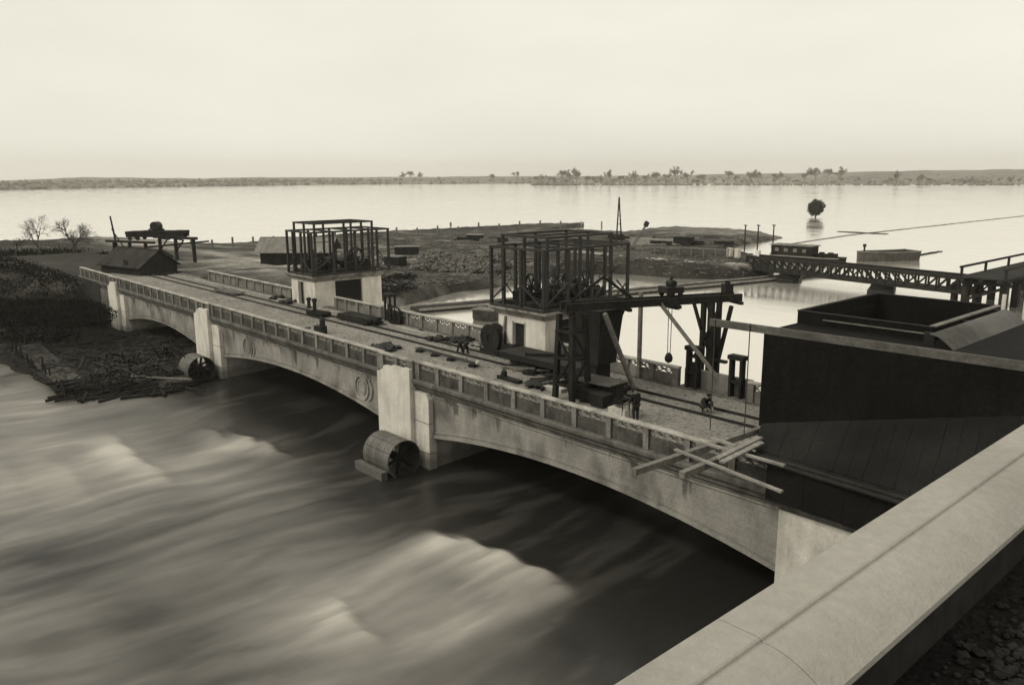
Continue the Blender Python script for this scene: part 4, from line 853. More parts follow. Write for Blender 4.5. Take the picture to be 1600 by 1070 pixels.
for s in (-.14, .14): m = MB(); m.tube(a+Vector((0, s, .24)), b_+Vector((0, s, .24)), .05, n=8); m.build('pipe', 'steel_frame', pp)
for k in (.06, .33, .6, .95): p = a.lerp(b_, k); m = MB(); m.box((p.x, p.y, .09), (.45, .6, .18), .3); m.build('block', 'timber_dark', pp)
m = MB(); m.lathe(b_+Vector((.1, 0, .2)), [(.1, 0), (.16, .08), (.16, .2), (.1, .28)], 10); m.build('valve', 'pale_stone', pp)
st = D(723, 551)
for k, dx in enumerate((-.3, .33)):
    t = thing('iron_stool', 'small dark two legged iron trestle standing on the gravel', 'trestle', (st.x+dx, st.y, 0), 'small iron trestles')
    for s in (-1, 1): m = MB(); m.bar((st.x+dx+s*.2, st.y+s*.1, 0), (st.x+dx+s*.09, st.y, .5), .13); m.build('leg', 'steel_dark', t)
    m = MB(); m.box((st.x+dx, st.y, .44), (.36, .3, .14)); m.lathe((st.x+dx, st.y, .5), [(.15, 0), (.16, .2), (.1, .3)], 10); m.build('head', 'steel_dark', t)
# cable reel and bed
c = D(771, 549); rl = thing('cable_reel', 'big dark cable reel lying beside the white gatehouse wall', 'reel', tuple(c))
for s in (-.32, .32): m = MB(); m.ring(c+Vector((0, s, 1.0)), (0, 1, 0), .28, 1.0, .09, 24); m.build('flange', 'timber_dark', rl)
m = MB(); m.tube(c+Vector((0, -.27, 1.0)), c+Vector((0, .27, 1.0)), .74, n=20); m.build('cable', 'steel_dark', rl)
m = MB(); m.box(c+Vector((1.6, .3, .35)), (.9, .7, .7)); m.build('end_block', 'steel_dark', rl)
m = MB(); m.box(c+Vector((.7, -.6, .14)), (2.7, .25, .26)); m.build('skid', 'timber_dark', rl)
m = MB(); m.bar((-41.5, 36.5, 0), (-41.3, 36.72, 2.6), .16); tag(m.build('leaning_pole', 'timber'), 'thin grey pole leaning against the gatehouse wall above the cable reel', 'pole')
# flat wagon on the track
X0w, X1w = -38.6, -31.6; wg = thing('flat_wagon', 'long dark flat railway wagon standing on the track before the gatehouse', 'wagon', ((X0w+X1w)/2, 34.68, .135))
for y in (33.75, 35.6): m = MB(); m.box2((X0w, y-.09, .62), (X1w, y+.09, .95)); m.build('sole_bar', 'steel_dark', wg)
nbd = 20
for i in range(nbd): a = X0w+(X1w-X0w)*i/nbd; m = MB(); m.box2((a+.012, 33.62, .951), (a+(X1w-X0w)/nbd-.012, 35.74, 1.02+.012*random.random())); m.build('floor_plank', 'steel_frame', wg)
for x in (X0w+1.2, X1w-1.2):
    m = MB(); m.tube((x, 33.85, .55), (x, 35.5, .55), .07); m.build('axle', 'steel_dark', wg)
    for y in (34.0, 35.37): m = MB(); m.tube((x, y-.06, .55), (x, y+.06, .55), .41, n=20); m.build('wheel', 'steel_dark', wg)
for x in (X0w-.12, X1w+.12):
    m = MB(); m.box2((x-.11, 33.6, .60), (x+.11, 35.76, .97)); m.build('buffer_beam', 'steel_dark', wg)
m = MB(); m.bar((X0w+2.3, 33.9, 1.12), (X0w+4.2, 35.3, 1.12), .2, .14); m.build('loose_beam', 'timber_dark', wg)
# boards on crates by the crane
c = D(940, 622); bt = thing('work_table', 'wide grey board table on dark crates beside the crane foot', 'table', tuple(c))
for i in range(5): m = MB(); m.box(c+Vector((-.1, (i-2)*.34, 1.0)), (2.5, .325, .06), .12); m.build('table_board', 'plank_grey', bt)
for dx, dy in ((-.8, -.3), (.75, .2)): m = MB(); m.box(c+Vector((dx, dy, .485)), (.7, .8, .965), .12); m.build('crate', 'timber_dark', bt)
c = D(786, 592); m = MB(); m.box(c+Vector((.6, 0, .1)), (2.0, .4, .2), -.05); m.lathe(c+Vector((.1, 0, .2)), [(.2, 0), (.18, .3), (.08, .42)], 10); tag(m.build('anchor_block', 'steel_dark'), 'dark iron anchor block with a stub behind the near parapet', 'block')
for i, (a, b_) in enumerate((((826, 607), (900, 587)), ((846, 611), (884, 580)))): beam('dark slender beam dropped on the deck by the crane foot', D(*a)+Vector((0, 0, .1)), D(*b_)+Vector((0, 0, .1+.17*i)), .16, .16, 'timber_dark', 'loose beams by the crane foot')
m = MB(); p = D(862, 607); m.box(p+Vector((0, 0, .1)), (2.1, .9, .2), .1); tag(m.build('pale_slab', 'pale_stone'), 'pale stone slab lying behind the near parapet by the crane', 'slab')
p = D(970, 648); m = MB(); m.box(p+Vector((0, 0, .2)), (1.1, .8, .4), .05); tag(m.build('pale_block', 'pale_stone'), 'pale squared stone block beside the man in dark coat', 'block')
for k in range(3):
    p = D(940-18*k, 634-7*k); m = MB(); m.box(p+Vector((0, 0, .32)), (.9, .8, .62), .2*k); o = m.build('crate', 'timber_dark'); tag(o, 'dark wooden crate standing on the deck at the crane foot', 'crate', 'crates at the crane foot')
    m = MB(); m.box(p+Vector((0, 0, .66)), (.98, .88, .05), .2*k); m.build('lid', 'timber_dark', o)
for px, py, n_, r_ in ((905, 603, 26, 1.1), (935, 612, 30, 1.2), (965, 606, 22, .9), (880, 590, 20, .9), (840, 583, 18, .8), (955, 628, 18, .8)): heap('jumble of dark iron and timber scraps crowding the crane foot', px, py, n_, r_, 'timber_dark', 'scrap_jumble', 'heap', 'scrap jumbles at the crane foot', .5)
for i in range(12):
    px, py = random.uniform(800, 975), 0; py = 570+(px-800)*.22+random.uniform(0, 24); a = random.uniform(-.5, .5); c = D(px, py); L_ = random.uniform(1.4, 3.2); d2 = Vector((math.cos(a), math.sin(a), 0))
    beam('loose dark pole lying in the jumble at the crane foot', c-d2*L_/2+Vector((0, 0, .1)), c+d2*L_/2+Vector((0, 0, .1+random.uniform(0, .7))), .11, .11, 'timber_dark' if i % 3 else 'timber', 'loose poles at the crane foot', 'loose_pole')
# scattered clods on the deck
m = MB()
for i in range(2600):
    x = random.uniform(-100, -15.5); y = random.uniform(28.3, 37.2); m.rock((x, y, .0), random.choice([.025, .03, .04, .06])*random.uniform(.8, 1.3), .6)
o = m.build('deck_clods', 'debris', kind='stuff'); tag(o, 'small clods and stones scattered over the gravelled bridge deck', 'clods')

# ================================================================== PEOPLE
def skin_obj(name, verts, edges, m, parent=None, root=0, sub=2):
    me = bpy.data.meshes.new(name); me.from_pydata([v[:3] for v in verts], edges, []); o = bpy.data.objects.new(name, me); COL.objects.link(o); me.materials.append(MATS[m])
    sk = o.modifiers.new('skin', 'SKIN'); 
    for i, v in enumerate(verts): me.skin_vertices[0].data[i].radius = (v[3], v[4] if len(v) > 4 else v[3])
    me.skin_vertices[0].data[root].use_root = True; s = o.modifiers.new('sub', 'SUBSURF'); s.levels = sub; s.render_levels = sub; sk.use_smooth_shade = True
    o.parent = parent; return o
def chain(*ps): return [(i, i+1) for i in range(len(ps)-1)]
def person(label, loc, rz, J):
    """one skeleton gives the body; coat and trousers are shells over the same joints"""
    body = []; E_ = []
    order = ['pelvis', 'belly', 'chest', 'neck', 'head', 'crown']; ix = {}
    def addv(k, p, r, r2=None): ix[k] = len(body); body.append((*p, r, r2 or r)); return ix[k]
    rad = dict(pelvis=(.15, .12), belly=(.14, .11), chest=(.17, .12), neck=(.055,), head=(.10,), crown=(.075,))
    for k in order: addv(k, J[k], *rad[k])
    E_ += [(ix[a], ix[b]) for a, b in zip(order, order[1:])]
    for s in 'lr':
        for k, r in (('sho', .07), ('elb', .05), ('wri', .034), ('hand', .042)): addv(k+s, J[k+s], r)
        E_ += [(ix['chest'], ix['sho'+s]), (ix['sho'+s], ix['elb'+s]), (ix['elb'+s], ix['wri'+s]), (ix['wri'+s], ix['hand'+s])]
        hd = Vector(J['hand'+s])-Vector(J['wri'+s]); hd.normalize(); sd2 = hd.cross(Vector((0, 0, 1))).normalized() if abs(hd.z) < .9 else Vector((1, 0, 0))
        for f in range(5):
            o = sd2*(f-2)*.022; L = (.055, .075, .082, .076, .06)[f] if f else .05
            if f == 0: o = sd2*-.045
            p1 = Vector(J['hand'+s])+o+hd*(.03 if f else 0); p2 = p1+hd*L*.6; p3 = p2+hd*L*.4+Vector((0, 0, -.02))
            i1, i2, i3 = addv(f'f{f}a'+s, p1, .011), addv(f'f{f}b'+s, p2, .010), addv(f'f{f}c'+s, p3, .008); E_ += [(ix['hand'+s], i1), (i1, i2), (i2, i3)]
        for k, r in (('hip', .09), ('kne', .065), ('ank', .045), ('toe', .04)): addv(k+s, J[k+s], r)
        E_ += [(ix['pelvis'], ix['hip'+s]), (ix['hip'+s], ix['kne'+s]), (ix['kne'+s], ix['ank'+s]), (ix['ank'+s], ix['toe'+s])]
    b = skin_obj('person', body, E_, 'skin'); b.location = loc; b.rotation_euler = (0, 0, rz); tag(b, label, 'person')
    cv = []; ce = []; cx = {}
    def ca(k, r, r2=None, p=None): cx[k] = len(cv); cv.append((*(p or J[k]), r, r2 or r))
    hem = tuple(Vector(J['pelvis'])*.3+(Vector(J['knel'])+Vector(J['kner']))*.35)
    ca('hem', .20, .17, hem); ca('pelvis', .19, .155); ca('belly', .175, .14); ca('chest', .20, .145); ca('neck', .085)
    ce += [(0, 1), (1, 2), (2, 3), (3, 4)]
    for s in 'lr':
        ca('sho'+s, .092); ca('elb'+s, .07); ca('wri'+s, .055); ce += [(cx['chest'], cx['sho'+s]), (cx['sho'+s], cx['elb'+s]), (cx['elb'+s], cx['wri'+s])]
    skin_obj('coat', cv, ce, 'cloth_black', b, 1)
    tv = [(*J['pelvis'], .165, .13)]; te = []
    for s in 'lr':
        n = len(tv); tv += [(*J['hip'+s], .11), (*J['kne'+s], .085), (*(Vector(J['ank'+s])*.9+Vector(J['kne'+s])*.1), .068)]; te += [(0, n), (n, n+1), (n+1, n+2)]
    skin_obj('trousers', tv, te, 'cloth_grey', b)
    for s in 'lr': a, t_ = Vector(J['ank'+s]), Vector(J['toe'+s]); skin_obj('boot', [(*a, .06), (*(a.lerp(t_, .5)), .055), (*t_, .05)], [(0, 1), (1, 2)], 'cloth_black', b, 0, 1)
    cr = Vector(J['crown']); m = MB(); m.lathe(cr+Vector((0, 0, -.035)), [(.118, 0), (.125, .03), (.13, .075), (.09, .11), (.02, .125)], 14); m.box(cr+Vector((0, -.13, -.02)), (.15, .09, .018)); c = m.build('cap', 'cloth_black', smooth=True); c.parent = b
    nz_ = Vector(J['head'])+Vector((0, -.105, -.005)); m = MB(); m.add([nz_+Vector(p) for p in ((-.015, 0, -.02), (.015, 0, -.02), (0, -.03, -.015), (0, .005, .035))], [(0, 1, 2), (0, 2, 3), (2, 1, 3), (1, 0, 3)]); c = m.build('nose', 'skin'); c.parent = b
    for sx in (-.036, .036): m = MB(); m.rock(Vector(J['head'])+Vector((sx, -.088, .02)), .013); c = m.build('eye', 'black'); c.parent = b
    m = MB(); m.box(Vector(J['head'])+Vector((0, -.092, -.052)), (.05, .012, .01)); c = m.build('mouth', 'cloth_grey'); c.parent = b
    return b
STAND = dict(pelvis=(0, 0, .95), belly=(0, -.01, 1.12), chest=(0, -.02, 1.34), neck=(0, -.03, 1.50), head=(0, -.05, 1.62), crown=(0, -.04, 1.72),
    shol=(.19, -.02, 1.42), elbl=(.25, -.10, 1.15), wril=(.22, -.32, 1.02), handl=(.21, -.40, .99), shor=(-.19, -.02, 1.42), elbr=(-.25, -.10, 1.15), wrir=(-.22, -.32, 1.02), handr=(-.21, -.40, .99),
    hipl=(.10, 0, .90), knel=(.11, -.05, .50), ankl=(.12, .06, .08), toel=(.13, -.12, .05), hipr=(-.10, 0, .90), kner=(-.11, -.02, .50), ankr=(-.12, -.02, .08), toer=(-.13, -.20, .05))
CROUCH = dict(pelvis=(0, .12, .32), belly=(0, .06, .47), chest=(0, -.10, .66), neck=(0, -.20, .78), head=(0, -.28, .88), crown=(0, -.31, .98),
    shol=(.18, -.12, .72), elbl=(.24, -.30, .50), wril=(.14, -.45, .34), handl=(.12, -.52, .28), shor=(-.18, -.12, .72), elbr=(-.24, -.30, .50), wrir=(-.14, -.45, .34), handr=(-.12, -.52, .28),
    hipl=(.11, .10, .30), knel=(.20, -.28, .46), ankl=(.16, .0, .08), toel=(.18, -.18, .05), hipr=(-.11, .10, .30), kner=(-.20, -.28, .44), ankr=(-.16, .02, .08), toer=(-.18, -.16, .05))
pm = D(993, 660)
person('man in dark coat and cap bending forward behind the near parapet', (pm.x, pm.y, 0), -1.9, STAND)
pc = D(1101, 643); person('crouching workman in dark clothes beside the railway rail', (pc.x, pc.y, 0), 1.2, CROUCH)
# the barrow he pushes
wb = thing('wheelbarrow', 'dark wooden wheelbarrow in front of the man in dark coat', 'wheelbarrow', (pm.x-1.5, pm.y, 0)); f = Vector((math.sin(-1.9)*1.0, -math.cos(-1.9)*1.0, 0))*1; f = Matrix.Rotation(-1.9, 3, 'Z')@Vector((0, -1, 0)); u = Vector((-f.y, f.x, 0)); o0 = Vector((pm.x, pm.y, 0))
for s in (-.21, .21): m = MB(); m.bar(o0+f*.38+u*s+Vector((0, 0, .95)), o0+f*2.0+u*s*.5+Vector((0, 0, .34)), .06); m.build('handle', 'timber', wb)
m = MB(); w_c = o0+f*2.0+Vector((0, 0, .31)); m.ring(w_c, u, .23, .31, .07, 18); wh = m.build('wheel', 'steel_dark', wb); m = MB(); m.bar(w_c+f*.24, w_c-f*.24, .04); m.bar(w_c+Vector((0, 0, .24)), w_c-Vector((0, 0, .24)), .04); m.build('spokes', 'steel_dark', wh)
m = MB(); q = [o0+f*a+u*b_+Vector((0, 0, z)) for a, b_, z in ((.9, -.24, .74), (1.7, -.16, .48), (1.7, .16, .48), (.9, .24, .74), (.8, -.36, 1.0), (1.85, -.28, .82), (1.85, .28, .82), (.8, .36, 1.0))]
m.add(q, [(0, 1, 2, 3), (0, 4, 5, 1), (1, 5, 6, 2), (2, 6, 7, 3), (3, 7, 4, 0)]); m.build('tray', 'timber_dark', wb)
for s in (-.2, .2): m = MB(); m.bar(o0+f*.95+u*s+Vector((0, 0, 0)), o0+f*.95+u*s+Vector((0, 0, .73)), .04); m.build('leg', 'timber_dark', wb)
# ================================================================== THINGS ON THE LAND AND IN THE LAKE
_gx = np.arange(-262, -56.9, 0.9); _gy = np.arange(-60, 196, 0.9); _co = np.empty(len(land.data.vertices)*3); land.data.vertices.foreach_get('co', _co); _gzz = _co.reshape(len(_gx), len(_gy), 3)[:, :, 2]
def gz(x, y):
    i = min(max((x+262)/.9, 0), len(_gx)-1.001); j = min(max((y+60)/.9, 0), len(_gy)-1.001); a, b = int(i), int(j); u, v = i-a, j-b
    if x > -57: return -6.9
    return float((_gzz[a, b]*(1-u)+_gzz[a+1, b]*u)*(1-v)+(_gzz[a, b+1]*(1-u)+_gzz[a+1, b+1]*u)*v)
def G(px, py, z=-1.5):
    """point of a pixel on the ground itself"""
    for _ in range(6): p = V(px, py, z=z); z = max(gz(p.x, p.y), ZL)
    return Vector((p.x, p.y, z))
def hut(name, label, c, az, L, B, hw, hr, wall_m, roof_m, cat='hut', over=.35, nb=0, door=True):
    """gabled hut, ridge along its length"""
    t = thing(name, label, cat, tuple(c)); Rz = Matrix.Rotation(az, 3, 'Z'); c = Vector(c)
    def P(x, y, z): return c+Rz@Vector((x, y, z))
    m = MB(); a, b = L/2, B/2
    m.add([P(x, y, z) for x, y, z in [(-a, -b, -.6), (a, -b, -.6), (a, b, -.6), (-a, b, -.6), (-a, -b, hw), (a, -b, hw), (a, b, hw), (-a, b, hw), (-a, 0, hr), (a, 0, hr)]],
        [(0, 1, 5, 4), (1, 2, 6, 9, 5), (2, 3, 7, 6), (3, 0, 4, 8, 7), (0, 3, 2, 1)]); m.build('wall', wall_m, t)
    sl = (hr-hw)/b
    for s in (-1, 1):
        q = [(-a-over, s*.0, hr+.05), (a+over, s*.0, hr+.05), (a+over, s*(b+over), hw-sl*over+.05), (-a-over, s*(b+over), hw-sl*over+.05)]
        m = MB(); m.add([P(*p) for p in q]+[P(x, y, z+.09) for x, y, z in q], [(0, 1, 2, 3), (7, 6, 5, 4), (0, 4, 5, 1), (1, 5, 6, 2), (2, 6, 7, 3), (3, 7, 4, 0)]); ro = m.build('roof', roof_m, t)
        if nb:
            m = MB()
            for i in range(nb+1): x = -a-over+(L+2*over)*i/nb; m.bar(P(x, 0, hr+.15), P(x, s*(b+over), hw-sl*over+.15), .05, .04)
            m.build('roof_battens', roof_m, ro)
    m = MB(); m.bar(P(-a-over, 0, hr+.14), P(a+over, 0, hr+.14), .2, .1); m.build('ridge_board', roof_m, t)
    if door: m = MB(); x0 = a*.2; m.add([P(x, -b-.04, z) for x, z in ((x0, -.05), (x0+.9, -.05), (x0+.9, 1.9), (x0, 1.9))]+[P(x, -b+.02, z) for x, z in ((x0, -.05), (x0+.9, -.05), (x0+.9, 1.9), (x0, 1.9))], BOXQ); m.build('door', 'black', t)
    return t
BOXQ = [(0, 1, 2, 3), (7, 6, 5, 4), (0, 4, 5, 1), (1, 5, 6, 2), (2, 6, 7, 3), (3, 7, 4, 0)]
# hut with pale boarded roof beyond the far parapet
c = G(428, 415); hut('boarded_hut', 'dark log hut with pale boarded roof standing on the sandy ground', (c.x-.9, c.y+4.6, c.z), R(47), 10.0, 5.6, 2.1, 3.7, 'timber_dark', 'shingle', nb=14, over=.7)
m = MB(); m.tube((c.x+.9, c.y+6.6, 2.6), (c.x+.9, c.y+6.6, 4.2), .14); tag(m.build('stove_pipe', 'steel_dark'), 'short dark stove pipe on the pale roofed hut', 'pipe')
# dark gabled shed at the end of the bridge
a, b_ = V(223, 432, z=0), V(266, 427, z=0)
hut('gabled_shed', 'dark gabled shed with broken roof standing across the far bridge end', (-111.8, 34.6, 0), R(14), 9.0, 5.2, 1.15, 3.0, 'timber_dark', 'shed_roof', cat='shed', over=.4)
for i, (px, py) in enumerate(((262, 428), (272, 427), (250, 430))): heap('dark boards and rubbish lying at the gabled shed', px, py, 8, .8, 'timber_dark', 'rubbish_heap', 'heap', 'rubbish at the gabled shed', .4)

# timber gantry with a loaded travelling platform
gy = thing('timber_gantry', 'dark timber gantry on tall posts beyond the gabled shed', 'gantry', (-124, 46, 0))
def gp(nm, p, q, w, h=None): m = MB(); m.bar(p, q, w, h); return m.build(nm, 'timber_dark', gy)
def gpost(px, pyt, base):
    t_ = V(px, pyt, y=base.y); z = gz(base.x, base.y); gp('post', (base.x, base.y, z-.3), (base.x, base.y, t_.z), .42); return Vector((base.x, base.y, t_.z))
rear = [gpost(252, 371, V(252, 403, z=-.3)), gpost(277, 372, V(277, 408, z=-.3)), gpost(305, 373, V(305, 412, z=-.3))]
gp('runway_beam', rear[0]+(rear[0]-rear[2])*.18, rear[2]+(rear[2]-rear[0])*.10, .34, .4)
zr = rear[1].z; fr = [Vector((-131, 40, 0)), Vector((-126, 40.3, 0)), Vector((-121.3, 40.6, 0))]
fr = [V(178, 377, z=zr-.6), V(202, 378, z=zr-.6), V(227, 379, z=zr-.6)]
for p in fr: gp('post', (p.x, p.y, -.5), p, .42)
gp('runway_beam', fr[0]+(fr[0]-fr[2])*.25, fr[2]+(fr[2]-fr[0])*.28, .34, .36)
gp('long_rail', V(232, 386, z=zr-1.0), V(326, 377, z=zr-1.0), .25)
for i in (0, 1): q = rear[i]; gp('brace', q+Vector((0, 0, -.2)), q+Vector((2.3, .4, -.3)), .16); gp('brace', q+Vector((2.2, .4, -.3)), q+Vector((.1, 0, -2.0)), .16)
gp('brace', rear[0]+Vector((0.3, 0, -2)), V(270, 401, z=0), .25)
lp = thing('travelling_platform', 'heavy dark loaded platform with a round motor on top of the gantry', 'platform', tuple(rear[0]+Vector((0, 0, .3))))
a, b_ = V(203, 368, z=zr+.2), V(290, 367, z=zr+.35); dd = (b_-a).normalized(); uu = Vector((-dd.y, dd.x, 0)).normalized()
for s in (-.9, .9): m = MB(); m.bar(a+uu*s, b_+uu*s, .35, .5); m.build('platform_girder', 'steel_dark', lp)
for i in range(9): k = .05+.9*i/8; p = a.lerp(b_, k)+Vector((0, 0, .45+.18*random.random())); m = MB(); m.bar(p-uu*1.2, p+uu*1.2, .95, .42); m.build('load_board', 'timber_dark', lp)
m = MB(); p = a.lerp(b_, .49); m.tube(p+Vector((0, 0, 1.35))-uu*.6, p+Vector((0, 0, 1.35))+uu*.6, .72, n=14); m.box(p+Vector((0, 0, .8)), (1.8, 1.8, .4)); m.build('motor', 'steel_dark', lp)
for k in (.06, .2, .75, .93):
    for s in (-.9, .9): p = a.lerp(b_, k)+uu*s+Vector((0, 0, -.4)); m = MB(); m.tube(p-uu*.1, p+uu*.1, .32, n=10); m.build('wheel', 'steel_dark', lp)
dk = thing('derrick_pole', 'thin two legged derrick pole rising behind the gabled shed', 'derrick', tuple(V(176, 390, z=.3)))
p = Vector(fr[0]); tp = V(172, 338, y=p.y+.5)
m = MB(); m.tube((p.x+.3, p.y+.5, -.3), tp, .2, .12, n=6); m.build('mast', 'timber_dark', dk); m = MB(); m.tube((p.x+3.0, p.y+1.6, -.3), tp+Vector((0.1, 0, -2)), .12, .08, n=6); m.build('stay', 'timber_dark', dk)

# low cofferdam strip with pale top walers
cd = thing('cofferdam_wall', 'long low dark cofferdam strip with pale edge beams crossing the basin', 'wall', (-66, 80, -3))
A0, A1 = V(648, 486, z=ZL), V(1290, 429, z=ZL); d_ = (A1-A0).normalized(); n_ = Vector((-d_.y, d_.x, 0)); L = (A1-A0).length; nseg = 14
mid = [A0.lerp(A1, i/nseg)+n_*(5.5*math.sin(PI*i/nseg)**1.0)*(-0.15) for i in range(nseg+1)]
for i in range(nseg):
    p, q = mid[i], mid[i+1]; m = MB(); m.bar(p+Vector((0, 0, -1.2)), q+Vector((0, 0, -1.2)), 3.0-.9*i/nseg, 2.95); m.build('clay_core', 'wall_dark', cd)
    for s in (-1, 1): w = (3.0-.9*i/nseg)/2; m = MB(); m.bar(p+n_*s*w+Vector((0, 0, .33)), q+n_*s*w+Vector((0, 0, .33)), .3, .22); m.build('edge_beam', 'timber_light' if s < 0 else 'rail_concrete', cd)

# stone heap
hp = MB(); A, B = V(640, 418, z=-1.3), V(775, 424, z=-1.3)
for i in range(2400):
    k = random.random(); w = random.random(); p = A.lerp(B, k); n2 = Vector((-.55, .84, 0)); h = 2.7*math.sin(PI*min(1, max(0, w)))**.6*min(1, 8*k+.3, 8*(1-k)+.4)*(.88+.12*math.sin(k*9))
    p = p+n2*(w*9); s = random.choice((.12, .18, .25, .35, .55))*random.uniform(.8, 1.2); hp.rock((p.x, p.y, max(gz(p.x, p.y), -1.9)+h*random.uniform(.72, 1.0)), s, .75)
o = hp.build('stone_heap', 'stone', kind='stuff'); tag(o, 'long heap of broken stone on the shore between the two gatehouses', 'stones')
bk_ = MB(); core = []
for i in range(25):
    k = i/24; p = A.lerp(B, k)
    for j in range(9): w = j/8; q = p+Vector((-.55, .84, 0))*(w*9); h = 2.3*math.sin(PI*w)**.6*min(1, 8*k+.3, 8*(1-k)+.4)*(.88+.12*math.sin(k*9))*.9; core.append((q.x, q.y, max(gz(q.x, q.y), -1.9)+h-.25))
bk_.add(core, [(i*9+j, i*9+9+j, i*9+10+j, i*9+1+j) for i in range(24) for j in range(8)]); o = bk_.build('stone_heap_core', 'stone', kind='stuff'); tag(o, 'packed rubble inside the long stone heap on the shore', 'stones')

# wagons / crates on the flat ground
def box_thing(name, label, cat, px, py, L, B, H, az, m1, m2, grp=None, dz=0):
    c = G(px, py); t = thing(name, label, cat, tuple(c), grp); m = MB(); m.box(c+Vector((0, 0, H*.5+.2+dz)), (L, B, H), az); m.build('body', m1, t)
    m = MB(); m.box(c+Vector((0, 0, H+.26+dz)), (L*1.08, B*1.1, .12), az); m.build('lid', m2, t)
    m = MB(); m.box(c+Vector((0, 0, .05+dz)), (L*.96, B*.94, .5), az); m.build('plinth', m1, t)
    return t
box_thing('tool_shed', 'low dark tool shed with pale flat roof beside the stone heap', 'shed', 636, 397, 4.2, 2.4, 1.1, .9, 'timber_dark', 'timber')
box_thing('tool_shed', 'low dark tool shed with grey roof behind the gatehouse with plank pile', 'shed', 618, 414, 2.8, 2.2, 1.1, .3, 'timber_dark', 'timber')
box_thing('tipper_wagon', 'small dark wagon with pale top standing on the open flat', 'wagon', 742, 377, 3.4, 2, 1.2, .6, 'timber_dark', 'timber_light')
box_thing('tipper_wagon', 'small dark low wagon on the flat behind the crane frame', 'wagon', 776, 379, 2.6, 1.6, .8, .6, 'timber_dark', 'timber_dark')
box_thing('hay_shed', 'dark rounded shed on the spit near the derrick boom', 'shed', 1068, 382, 3.6, 2.6, 1.3, .4, 'timber_dark', 'timber_dark')
for px, py in ((612, 458), (626, 452), (606, 440), (634, 436)):
    p = G(px, py); m = MB()
    for i in range(16): m.box(p+Vector((random.gauss(0, .9), random.gauss(0, .9), .15+.5*random.random())), (random.uniform(.8, 2.6), .2, .22), random.random()*3, random.uniform(-.3, .3))
    tag(m.build('timber_jumble', 'timber_dark'), 'jumbled dark timbers on the muddy shore beside the gatehouse', 'timber', 'timber jumbles on the muddy shore')
box_thing('sluice_box', 'grey concrete sluice box showing behind the far parapet', 'block', 760, 500, 2.4, 1.6, .9, .35, 'parapet_panel', 'parapet_post')
# log rafts / timber stacks on the spit
for k in range(40):
    px = random.uniform(985, 1075); p = G(px, random.uniform(372, 384)); a = random.uniform(.2, 1.3); L_ = random.uniform(3, 6); d2 = Vector((math.cos(a), math.sin(a), 0))
    m = MB(); m.tube(p-d2*L_/2+Vector((0, 0, .15)), p+d2*L_/2+Vector((0, 0, .15)), .17, n=6); o = m.build('loose_log', 'timber_light'); tag(o, 'pale barked log lying on the spit behind the derrick boom', 'log', 'pale logs strewn on the spit')
# dike stakes along the lake
for i in range(21):
    k = i/20; px = 300+k*640; py = float(np.interp(px, [300, 390, 600, 700, 800, 905, 940], [390, 384, 369, 363, 358, 355, 355])); p = G(px, py+.6); h = random.uniform(1.5, 2.3)
    t = thing('dike_post', 'slim dark post with short arm standing along the lake dike', 'post', tuple(p), 'posts along the lake dike')
    m = MB(); m.bar(p+Vector((0, 0, -.5)), p+Vector((0, 0, h)), .3); m.build('stake', 'timber', t); m = MB(); m.bar(p+Vector((-.5, .35, h*.7)), p+Vector((.5, -.3, h*.78)), .14); m.build('arm', 'timber', t)
# railing on the embankment
for i in range(9):
    px = 985+i*19; p = G(px, 396.5+i*.9); p.z = gz(p.x, p.y); m = MB(); m.bar(p+Vector((0, 0, -.2)), p+Vector((0, 0, 1.5)), .14); tag(m.build('railing_post', 'timber'), 'thin post of the railing along the embankment road', 'post', 'railing posts on the embankment')
p, q = G(980, 396), G(1140, 403); m = MB(); m.bar((p.x, p.y, .85), (q.x, q.y, .85), .1); tag(m.build('hand_rail', 'timber_light'), 'long pale handrail above the embankment road', 'rail')
for i, px in enumerate((1140, 1152, 1184)): p = G(px, 402+i); m = MB(); m.box(p+Vector((0, 0, .7)), (.7, .7, 1.5)); tag(m.build('white_bollard', 'white_paint'), 'short white bollard at the start of the truss footbridge', 'bollard', 'white bollards by the footbridge')
for i, px in enumerate((1163, 1183, 1207)): p = G(px, 392); m = MB(); m.bar((p.x, p.y, -2.6), (p.x, p.y, 2.6), .18); m.bar((p.x-.5, p.y+.3, 2.5), (p.x+.5, p.y-.3, 2.5), .16); tag(m.build('mooring_pole', 'timber_dark'), 'dark mooring pole with crosspiece near the wooden houseboat', 'pole', 'mooring poles near the houseboat')
# masts on the flat
p = G(967, 386); tp = V(967.5, 308, y=p.y); t = thing('derrick_mast', 'tall slender two legged mast rising from the spit', 'mast', tuple(p))
for s in (-.55, .55): m = MB(); m.tube((p.x+s*1.1, p.y+s*.4, p.z-.3), (tp.x+s*.12, tp.y, tp.z-.8), .17, .12, n=6); m.build('mast_leg', 'timber_dark', t)
m = MB(); m.tube((tp.x, tp.y, tp.z-1), tp, .2, .15, n=6); m.build('mast_head', 'timber_dark', t)
for i in range(5): k = .15+i*.16; a_, b2 = Vector((p.x-.6, p.y-.2, p.z)).lerp(Vector((tp.x-.1, tp.y, tp.z)), k), Vector((p.x+.6, p.y+.2, p.z)).lerp(Vector((tp.x+.1, tp.y, tp.z)), k); m = MB(); m.bar(a_, b2, .1); m.build('rung', 'timber_dark', t)
p = G(983, 392); tp = V(1010, 351, y=p.y+2); t = thing('derrick_boom', 'leaning lattice derrick boom with a heavy head beside the mast', 'derrick', tuple(p))
for s in (-.3, .3): m = MB(); m.tube((p.x+s, p.y, p.z-.2), (tp.x+s*.4, tp.y, tp.z), .12, .1, n=6); m.build('boom_chord', 'timber', t)
m = MB()
